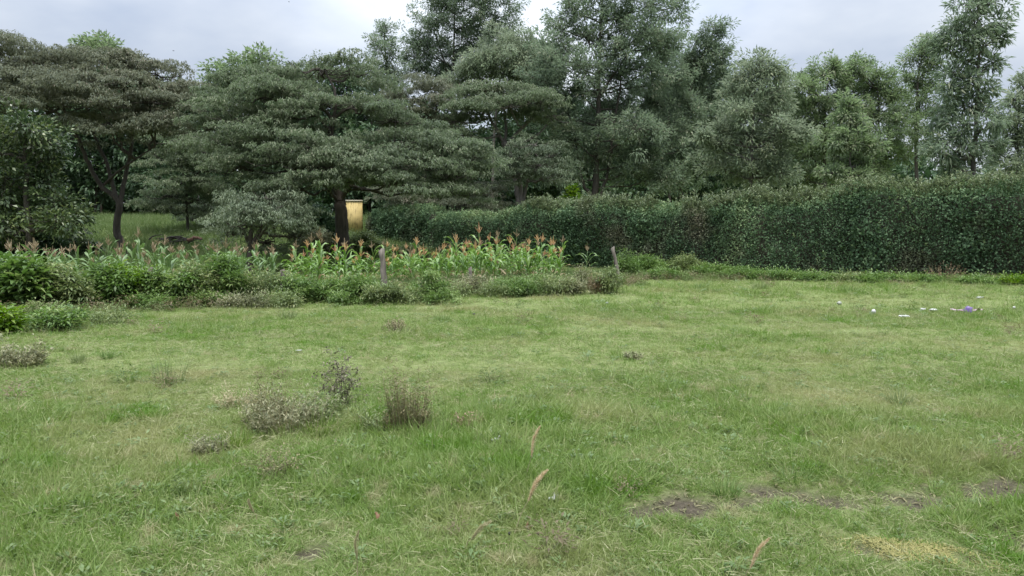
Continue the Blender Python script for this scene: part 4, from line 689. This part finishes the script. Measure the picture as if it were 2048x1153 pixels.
B('shrub', 'pale feathery dry weed in the middle distance left of centre', 790, 664, 55, 34, 'straw', 'shrub', 'dry', leaf=.03, dens=.7, group=None)
B('shrub', 'pale wispy dry grass clump at the back left of the silvery shrub', 480, 812, 110, 50, 'straw', 'shrub', 'wispy', leaf=.03, lw=.25, dens=.35, group=None, stem='straw')
B('shrub', 'grey-green wispy weeds between the silvery shrub and the dead weed', 640, 845, 100, 62, 'olive', 'shrub', 'wispy', leaf=.045, lw=.3, dens=.5, group=None, stem='olive')
B('shrub', 'thin green-brown weeds at the left foot of the upright dry shrub', 758, 862, 80, 60, 'olive', 'shrub', 'wispy', leaf=.035, lw=.3, dens=.4, group=None, stem='drybrown')
TG = 'grass tussocks in the field'
for (px, py, w, h, mt, lb, lf) in ((812, 668, 60, 24, 'olive', 'grass tussock beside the pale feathery dry weed', .1), (885, 642, 50, 20, 'green', 'small green tussock in front of the round bush', .1), (158, 726, 44, 30, 'olive', 'leaning grass tussock at the left beside the silvery low shrub', .09), (215, 718, 36, 26, 'green', 'second green tussock right of the leaning one', .09), (335, 770, 44, 26, 'green', 'dark green tussock at the foot of the thin dark-stalked weed', .08),
    (1450, 988, 100, 50, 'green', 'lush green tussock at the left end of the bare strip', .07), (1590, 962, 110, 44, 'green', 'broad green tussock above the bare strip', .07), (1800, 806, 90, 40, 'olive', 'coarse pale tussock in the right middle', .08), (640, 870, 130, 56, 'bright', 'long bright grass tuft below the dead weed', .07), (470, 890, 110, 50, 'bright', 'bright grass tuft left of the silvery shrub', .07), (890, 870, 100, 40, 'olive', 'bent grass tuft at the right foot of the upright shrub', .07),
    (575, 640, 50, 30, 'olive', 'grey grass tussock below the second post', .1), (1400, 580, 50, 20, 'green', 'green tussock in the grass below the hedge weeds', .1), (1520, 578, 60, 22, 'olive', 'straw coloured tussock below the dark middle hedge', .1), (1700, 585, 60, 20, 'green', 'green tussock above and left of the white ball', .1)):
    B('grass_tussock', lb, px, py, w, h, mt, 'tussock', 'tuft', leaf=lf, group=TG)

# ------------------------------------------------------------------ fence posts
def post(label, top, bot, Y, r, seed, lift=0):
    rng = np.random.RandomState(seed); a = at(*bot, Y); b_ = at(*top, Y); g0 = float(gz(a[0], a[1])); d = (b_ - a) / np.linalg.norm(b_ - a); a = a + d * ((g0 - .15 - a[2]) / d[2])
    base = np.array([a[0], a[1], g0]); n = 9; f = np.linspace(0, 1, n); c = a + (b_ - a) * f[:, None]; c[1:-1, :2] += rng.normal(size=(n - 2, 2)) * r * .12
    mb = MB(); mb.tube(c, r * (1.08 - .18 * f + .06 * rng.normal(size=n)), 10); v = mb.v[0]; v[-10:, 2] += (v[-10:, 0] - v[-10:, 0].mean()) * .45 + rng.normal(size=10) * .008
    v += rng.normal(size=v.shape) * r * .05
    o = link('fence_post', mb.mesh('fence_post', 'wood', base, True), None, base); tag(o, label, 'fence post', 'wooden posts of the field boundary')
post('weathered grey post leaning left beside the right end of the bushes', (1225, 495), (1238, 562), 22.5, .055, 1)
post('thickest grey wooden post standing in front of the maize', (763, 499), (771, 590), 17.2, .075, 2)
post('short dark post before the bright maize block', (939, 536), (945, 585), 18.6, .05, 3)
post('dark upright post at the left end of the bright maize', (565, 540), (565, 600), 16.9, .055, 4)
post('leftmost post half buried in the boundary bushes', (301, 536), (303, 600), 15.7, .055, 5)

# ------------------------------------------------------------------ maize
rz_ = np.random.RandomState(77)
def maize_leaf(seed, Lh, W, mat, droop):
    rng = np.random.RandomState(seed); n = 7; f = np.linspace(0, 1, n + 1); mb = MB()
    x = Lh * (f * (.85 - .2 * droop * f)); z = Lh * (.95 * f - (.35 + .85 * droop) * f ** 2.4); yy = .04 * np.sin(f * 5 + rng.rand() * 6) * f
    w = W * np.clip(.45 + 2.2 * f, 0, 1) * (1 - f ** 3.5) ** .8 + .002; V = []
    for i in range(n + 1):
        rip = .012 * math.sin(i * 2.1 + rng.rand())
        V += [(x[i], yy[i] - w[i] / 2, z[i] + .22 * w[i] + rip), (x[i], yy[i], z[i] - .05 * w[i]), (x[i], yy[i] + w[i] / 2, z[i] + .22 * w[i] - rip)]
    Q = []
    for i in range(n): b = 3 * i; Q += [[b, b + 1, b + 4, b + 3], [b + 1, b + 2, b + 5, b + 4]]
    mb.add(np.array(V), np.array(Q), np.clip(.45 + .3 * rng.normal() + .1 * rng.normal(size=len(Q)), 0, 1)); return mb.mesh('leaf', mat, smooth=True)
LV = {k: [maize_leaf(i + 10 * j, .36 + .20 * rz_.rand(), .05 + .018 * rz_.rand(), k, .1 + .8 * rz_.rand()) for i in range(8)] for j, k in enumerate(('maize', 'maize_dull', 'maize_dry'))}
def tassel_mesh(seed, mat):
    rng = np.random.RandomState(seed); n = 11; mb = MB(); a = rng.rand(n) * 6.283; e = .25 + .6 * rng.rand(n); e[0] = 0
    P = np.stack([np.zeros(n), np.zeros(n), .08 * rng.rand(n)], 1); D = np.stack([np.cos(a) * e, np.sin(a) * e, np.ones(n)], 1); L_ = .11 + .09 * rng.rand(n); L_[0] = .24
    for tw in range(2): mb.strips(P, D, L_, .0115, .35 * e * rng.rand(n), 4, rng.rand(n), lambda t: .6 + .6 * math.sin(t * 3), rng, 4)
    return mb.mesh('tassel', mat)
TS = {k: [tassel_mesh(i, k) for i in range(4)] for k in ('tassel', 'tassel_pink', 'tassel_dry')}
def stalk_mesh(h, mat):
    mb = MB(); c = np.array([[0, 0, -.05], [.006, .004, h * .35], [-.004, .006, h * .7], [.003, 0, h]]); mb.tube(curve(c, 2), np.linspace(.014, .006, 7), 6); return mb.mesh('stalk', mat, smooth=True)
def cob_mesh():
    mb = MB(); f = np.linspace(0, 1, 7); mb.tube(np.stack([.05 * f, 0 * f, .19 * f], 1), .026 * np.sqrt(np.clip(1 - (2 * f - .75) ** 2 / 1.6, .02, 1)), 8); return mb.mesh('cob', 'maize_dry', smooth=True)
COB = cob_mesh(); MG = 'maize plants of the small field'
def maize_proto(seed, h, style):
    rng = np.random.RandomState(seed); lm = 'maize' if style == 'green' else 'maize_dull'
    t = thing('maize_plant', (0, -50, 0), '', 'maize plant', MG); link('stalk', stalk_mesh(h, lm), t)
    nl = 10 if style == 'green' else 9; az = rng.rand() * 6.283
    for i in range(nl):
        f = .12 + .66 * i / (nl - 1); az += math.pi + rng.normal() * .35
        dry = i < (2 if style == 'green' else 3); o = link('leaf', LV['maize_dry' if dry else lm][rng.randint(8)], t, (0, 0, h * f)); s = (.75 + .4 * math.sin(f * 3)) * (.9 + .2 * rng.rand()); o.scale = (s, s, s); o.rotation_euler = (rng.normal() * .15, (.5 if dry else -.15) + .25 * rng.normal(), az)
        if dry: o['label'] = 'dry tan leaf low on the stalk'
    ts = {'green': ('tassel', 'tassel_pink', 'tassel_dry', 'tassel', 'tassel_dry')[seed % 5], 'dull': ('tassel_dry', 'tassel_dry')[seed % 2]}[style]
    link('tassel', TS[ts][rng.randint(4)], t, (.003, 0, h - .03))
    if seed % 3 == 0: o = link('cob', COB, t, (.012, 0, h * .45)); o.rotation_euler = (0, .25, az + 1.2)
    return t
PROTO = {'green': [maize_proto(100 + i, 1.0 + .08 * (i % 3), 'green') for i in range(5)], 'dull': [maize_proto(200 + i, .98 + .08 * (i % 3), 'dull') for i in range(4)]}
used = set()
def plant(style, px, Y, top_py, label, rng):
    g0 = gpt(px, Y); H = max(.45, at(px, top_py, Y)[2] - g0[2]); pr = PROTO[style][rng.randint(len(PROTO[style]))]
    if pr.name in used:
        t = pr.copy(); COL.objects.link(t)
        for ch in pr.children: c = ch.copy(); COL.objects.link(c); c.parent = t
    else: t = pr; used.add(pr.name)
    ph = 1.24; s = H / ph; t.location = g0; t.scale = (.5 * s + .5, .5 * s + .5, s); t.rotation_euler = (rng.normal() * .05, rng.normal() * .05, rng.rand() * 6.283); t['label'] = label; t['group'] = MG; t['category'] = 'maize plant'; LAST[0] = t
LAST = [None]
ORD = 'first second third fourth fifth sixth seventh eighth ninth tenth eleventh twelfth thirteenth fourteenth fifteenth sixteenth seventeenth eighteenth nineteenth twentieth'.split()
def zone(px):
    if px < 300: return 'dull maize plant among bushes, %s row, %s from the left edge'
    if px < 562: return 'dull weedy maize plant, %s row, %s right of the leftmost post'
    if px < 690: return 'green maize plant, %s row, %s right of the second post'
    if px < 770: return 'green maize plant, %s row, %s right of the tree trunk'
    if px < 942: return 'tasselled maize plant, %s row, %s right of the thickest post'
    return 'bright dense tasselled maize plant, %s row, %s right of the short dark post'
TODO = []
rng = np.random.RandomState(4)
for r, (dY, n) in enumerate(((1.2, 36), (2.0, 40), (2.9, 40), (3.9, 38))):
    for i in range(n):
        px = 575 + (1125 - 575) * (i + .5 + .35 * rng.normal()) / n
        dens = 1 if px > 940 else .8 if px > 770 else .55
        if rng.rand() > dens: continue
        xx = (px - 1024) / F * 18; Y = fence_y(xx) + dY + .25 * rng.normal(); plant('green', px, Y, 496 - 4 * r + 14 * rng.normal() - (6 if px > 900 else -6), '', rng); TODO.append((zone(px), ('front', 'second', 'third', 'back')[r], px, LAST[0]))
for r, (dY, n) in enumerate(((1.1, 26), (2.4, 26), (4.0, 24))):
    for i in range(n):
        px = 20 + 545 * (i + .5 + .4 * rng.normal()) / n
        if rng.rand() > .8: continue
        xx = (px - 1024) / F * 17; Y = fence_y(xx) + dY + .3 * rng.normal(); plant('dull', px, Y, 500 - 7 * r + 11 * rng.normal(), '', rng); TODO.append((zone(px), ('front', 'middle', 'back')[r], px, LAST[0]))
cnt = {}
for z, r, px, o in sorted(TODO, key=lambda q: (q[0], q[1], q[2])):
    i = cnt[(z, r)] = cnt.get((z, r), -1) + 1; o['label'] = z % (r, ORD[i])
plant('green', 636, fence_y((636 - 1024) / F * 17.5) + 1.0, 462, 'tallest single maize plant with orange tassel left of the tree trunk', rng)
plant('dull', 1172, 22.6, 484, 'lone half-withered maize plant just left of the leaning right post', rng)
plant('dull', 243, 17.0, 483, 'pale tasselled maize plant in front of the forked trunk', rng)
plant('dull', 65, 15.8, 500, 'yellowing maize plant with the tan tassel nearest the left edge', rng)
for k in PROTO:
    for pr in PROTO[k]:
        if pr.name not in used:
            for ch in list(pr.children): bpy.data.objects.remove(ch)
            bpy.data.objects.remove(pr)

# ------------------------------------------------------------------ cut branches on the far slope
def log(label, a, b_, r, mat, seed):
    rng = np.random.RandomState(seed); c = wob(curve([a, (a + b_) / 2 + [0, 0, .04], b_], 4), rng, .02); mb = MB(); mb.tube(c, np.linspace(r, r * .75, len(c)), 8); base = np.array([a[0], a[1], a[2]])
    tag(link('fallen_log', mb.mesh('fallen_log', mat, base, True), None, base), label, 'log', 'cut logs on the far slope')
def gp(px, py): return ground_at(px, py)
Yl = 33.0
q = lambda px, dz, dy=0: gpt(px, Yl + dy) + [0, 0, dz]
M['red_wood'] = noise_mat('fresh_cut_wood', (0.12, 0.070, 0.050), (0.19, 0.11, 0.08), 8)
log('reddish cut log at the right end of the brush heap', q(375, .42, -.3), q(405, .45, -.2), .08, 'red_wood', 2)
bb = q(350, 0); t = thing('brush_heap', bb, 'dark heap of cut branches on the far slope right of the forked trunk', 'brush heap'); rb = np.random.RandomState(6)
for k in range(26):
    mb = MB(); a = bb + np.array([rb.normal() * .5, rb.normal() * .3, .1 + .4 * rb.rand()]); d = np.array([rb.normal(), rb.normal() * .5, rb.normal() * .25]); d = d / np.linalg.norm(d) * (.4 + .5 * rb.rand()); mb.tube(wob(curve([a, a + d * .5 + [0, 0, .05], a + d], 2), rb, .02), np.linspace(.035, .012, 5), 5); part('branch', mb, 'bark', t, bb, True)

# ------------------------------------------------------------------ grass stalks with seed heads
def stalk(label, base_px, neck_px, tip_px, mat='seed', fat=.014, seed=0, group='grass seed heads in the foreground', stem='straw'):
    rng = np.random.RandomState(seed); b0 = ground_at(*base_px); Y = b0[1]; nk = at(*neck_px, Y - .02); tp = at(*tip_px, Y - .03); t = thing('grass_stalk', b0, label, 'seed head', group)
    mid = (b0 + nk) / 2 + [0, .01, .012]; mb = MB(); mb.tube(curve([b0 - [0, 0, .01], mid, nk, (nk + tp) / 2, tp], 3), np.linspace(.0024, .001, 13), 4); part('stem', mb, stem, t, b0, True)
    n = 520; f = rng.rand(n); ax = curve([nk, (nk + tp) / 2 + (tp - nk)[[2, 1, 0]] * [-.09, 0, .09], tp], 4); ff = f * (len(ax) - 1.001); i0 = ff.astype(int); P = ax[i0] + (ax[i0 + 1] - ax[i0]) * (ff - i0)[:, None]; A = nrm((tp - nk)[None, :]); a = rng.normal(size=(n, 3)); a = nrm(a - (a @ A.T) * A)
    prof = np.clip(np.sin(math.pi * np.clip(f * .94 + .05, 0, 1)) ** .55, .15, 1); mb = MB(); mb.strips(P + a * .001, A + a * (.5 + .3 * rng.rand(n, 1)), fat * 1.45 * prof * (.7 + .6 * rng.rand(n)), .0026, 0.0, 2, rng.rand(n), lambda q: 1 - .8 * q, rng, 3); part('seed_head', mb, mat, t, b0, kind='stuff')
stalk('upright tan seed head standing farthest back in the foreground', (1050, 965), (1063, 915), (1081, 852), seed=1)
stalk('long leaning tan seed head on a pale stem in the front centre', (1028, 1068), (1056, 1003), (1096, 940), fat=.017, seed=2)
stalk('short bent yellow seed head low in the front centre', (930, 1098), (942, 1080), (983, 1043), 'seed_pale', seed=3)
stalk('faint tan seed head leaning right in the front right', (1488, 1170), (1500, 1138), (1540, 1076), seed=4, fat=.012)
stalk('thin pale upright seed head at the bottom left of centre', (714, 1175), (714, 1120), (718, 1060), 'seed_pale', seed=5, fat=.008)
stalk('small pale green seed head in the left foreground', (514, 1045), (508, 1026), (497, 998), 'seed_pale', seed=6, fat=.010)
stalk('pale seed head lying nearly flat left of the dark bit of litter', (1030, 1094), (988, 1092), (962, 1093), 'seed_pale', seed=7, fat=.007)
stalk('reddish dry stalk at the left edge of the foreground', (-6, 940), (2, 930), (18, 918), 'rust', seed=8, fat=.004)

# ------------------------------------------------------------------ rubbish in the grass
def plastic(name, c1, c2, rough=.35): m = noise_mat(name, c1, c2, 20, rough, .2, spec=.5); return m
M['white'] = plastic('white_plastic', (.40, .41, .40), (.56, .56, .54)); M['purple'] = plastic('purple_plastic', (.11, .06, .24), (.18, .11, .33)); M['pinkish'] = plastic('pink_plastic', (.30, .19, .26), (.40, .28, .34)); M['greyish'] = plastic('grey_plastic', (.20, .22, .18), (.33, .35, .29)); M['black'] = plastic('dark_litter', (.015, .014, .016), (.04, .035, .03)); M['brownleaf'] = leaf_mat('brown_leaf', [(0, (.15, .08, .045)), (1, (.24, .14, .08))], .15)
def crumple(mb, c, rx, ry, rz, seed, k=8, rough=.3, top=1.0):
    rng = np.random.RandomState(seed); nu, nv = k * 2, k; u, v = np.meshgrid(np.arange(nu) * 2 * math.pi / nu, np.linspace(-1.35, 1.5, nv)); d = np.stack([np.cos(u) * np.cos(v), np.sin(u) * np.cos(v), np.sin(v)], -1).reshape(-1, 3)
    r = 1 + rough * fn3(d[:, 0], d[:, 1], d[:, 2], seed, 3.5) + rough * .4 * rng.normal(size=len(d)); V = c + d * r[:, None] * [rx, ry, rz]; i, j = np.meshgrid(np.arange(nu), np.arange(nv - 1)); a = (j * nu + i).ravel(); b2 = (j * nu + (i + 1) % nu).ravel(); mb.add(V, np.stack([a, b2, b2 + nu, a + nu], 1))
def flap(mb, c, ang, L_, W, lift, seed):
    rng = np.random.RandomState(seed); n = 6; V = []; d = np.array([math.cos(ang), math.sin(ang), 0]); s = np.array([-d[1], d[0], 0])
    for i in range(n + 1):
        for jj in range(4): f = i / n; V.append(c + d * L_ * f + s * W * (jj / 3 - .5) * (1 - .6 * f) + [0, 0, lift * f * (1 - .6 * f) + .012 * rng.normal()])
    Q = [[i * 4 + jj, i * 4 + jj + 1, i * 4 + jj + 5, i * 4 + jj + 4] for i in range(n) for jj in range(3)]; mb.add(np.array(V), np.array(Q))
RG = 'rubbish scattered in the grass'
def litter(name, label, px, py, w, h, mat, seed, cat='rubbish', flaps=2, rough=.3, flat=1.0, extra=None):
    b0 = ground_at(px, py); sc = b0[1] / F; rx = w / 2 * sc; rz = h / 2 * sc; mb = MB(); c = b0 + [0, 0, rz * .9 + .02]; crumple(mb, c, rx, rx * .8, rz, seed, rough=rough)
    rng = np.random.RandomState(seed)
    for k in range(flaps): flap(mb, c + [0, 0, -rz * .3], k * math.pi + rng.normal() * .5, rx * 2.2, rx * 1.0, .03, seed + k)
    t = thing(name, b0, label, cat, RG); part('body', mb, mat, t, b0, True); return t, b0, sc
def one(name, label, px, py, w, h, mat, seed, **k):
    b0 = ground_at(px, py); sc = .8 * b0[1] / F; rx = w / 2 * sc; rz = h / 2 * sc; mb = MB(); c = b0 + [0, 0, rz * .9 + .03]; crumple(mb, c, rx, rx * .8, rz, seed, rough=k.get('rough', .3)); rng = np.random.RandomState(seed)
    for q in range(k.get('flaps', 1)): flap(mb, c - [0, 0, rz * .3], q * math.pi + .3 * rng.normal(), rx * 2.0, rx, .03, seed + q)
    tag(link(name, mb.mesh(name, mat, b0, True), None, b0), label, k.get('cat', 'rubbish'), RG)
one('plastic_bag', 'round white ball-like bag leftmost of the bright rubbish', 1747, 631, 11, 12, 'white', 1, flaps=0, rough=.12, cat='plastic bag')
one('plastic_bag', 'flat white torn bag nearest the viewer in the rubbish row', 1808, 638, 14, 5, 'white', 2, flaps=2, cat='plastic bag')
one('plastic_bag', 'larger white bag lying left of the purple bag', 1866, 626, 20, 7, 'white', 3, flaps=0, rough=.2, cat='plastic bag')
one('plastic_bag', 'small white scrap touching the left of the larger white bag', 1844, 624, 9, 6, 'white', 4, flaps=1, cat='plastic bag')
t = thing('plastic_bag', ground_at(1936, 628), 'purple bag with pink strips spread to both sides', 'plastic bag', RG); b0 = np.array(t.location); mb = MB(); crumple(mb, b0 + [0, 0, .06], .08, .07, .065, 5, rough=.4); part('body', mb, 'purple', t, b0, True)
for k, a in enumerate((0.1, 3.2, 2.7)): mb = MB(); flap(mb, b0 + [0, 0, .04], a, .30, .07, .08, 50 + k); part('strip', mb, 'pinkish', t, b0, True)
one('plastic_scrap', 'pale scrap lying behind the purple bag nearer the hedge', 1957, 600, 12, 5, 'greyish', 6)
one('plastic_scrap', 'tiny white scrap rightmost of the rubbish row', 2028, 621, 8, 6, 'white', 7, flaps=0)
one('plastic_scrap', 'dull grey scrap left of the white ball-like bag', 1678, 613, 11, 9, 'greyish', 8, flaps=0)
one('plastic_scrap', 'small white scrap near the maize end of the field', 1214, 611, 8, 5, 'white', 9, flaps=0)
one('plastic_scrap', 'pale flat scrap left of centre behind the silvery shrub', 598, 706, 15, 2, 'greyish', 10, flaps=0)
one('plastic_scrap', 'pale crumpled scrap left of the farthest seed head', 989, 891, 18, 9, 'greyish', 11, flaps=1)
one('plastic_scrap', 'dirty white scrap right of the long leaning seed head', 1103, 1010, 20, 8, 'greyish', 12, flaps=1)
one('litter_bit', 'small black bit of litter at the foot of the long seed head', 1018, 1082, 7, 9, 'black', 13, flaps=0)
one('litter_bit', 'dark ball lying in the grass before the round bush', 948, 634, 7, 6, 'black', 14, flaps=0, rough=.15)
def dead_leaf(label, px, py, s, seed):
    b0 = ground_at(px, py); rng = np.random.RandomState(seed); mb = MB(); flap(mb, b0 + [0, 0, .05], rng.rand() * 6, s, s * .7, .03, seed); tag(link('dead_leaf', mb.mesh('dead_leaf', 'brownleaf', b0, True), None, b0), label, 'dead leaf', 'dead leaves in the grass')
dead_leaf('brown dead leaf near the bottom left of centre', 758, 1052, .03, 1)
dead_leaf('brown dead leaf by the black bit of litter', 1060, 1072, .022, 2)
dead_leaf('reddish dead leaf in the left foreground grass', 358, 1052, .018, 3)

# ------------------------------------------------------------------ birds
M['bird'] = noise_mat('bird_dark', (.03, .03, .032), (.06, .06, .065), 6, bump=0)
def bird(label, px, py, Y, span, seed):
    c = at(px, py, Y); t = thing('bird', c, label, 'bird', 'birds in the sky'); mb = MB(); f = np.linspace(-1, 1, 7); mb.tube(np.stack([c[0] + f * span * .28, c[1] + 0 * f, c[2] + 0 * f], 1), span * .07 * np.sqrt(1.02 - f * f), 6); part('body', mb, 'bird', t, c, True)
    for s in (-1, 1): mb = MB(); mb.strips(np.array([c]), np.array([[-.1, s, .45]]), span * .5, span * .2, .5, 4, None, lambda q: 1 - .75 * q); part('wing', mb, 'bird', t, c)
bird('tiny dark bird above the gap between the two left crowns', 347, 102, 60, .3, 1); bird('tiny dark bird over the tiered tree near its left shoulder', 500, 93, 60, .2, 2); bird('tiny dark bird at the top edge left of centre', 578, 4, 60, .26, 3)
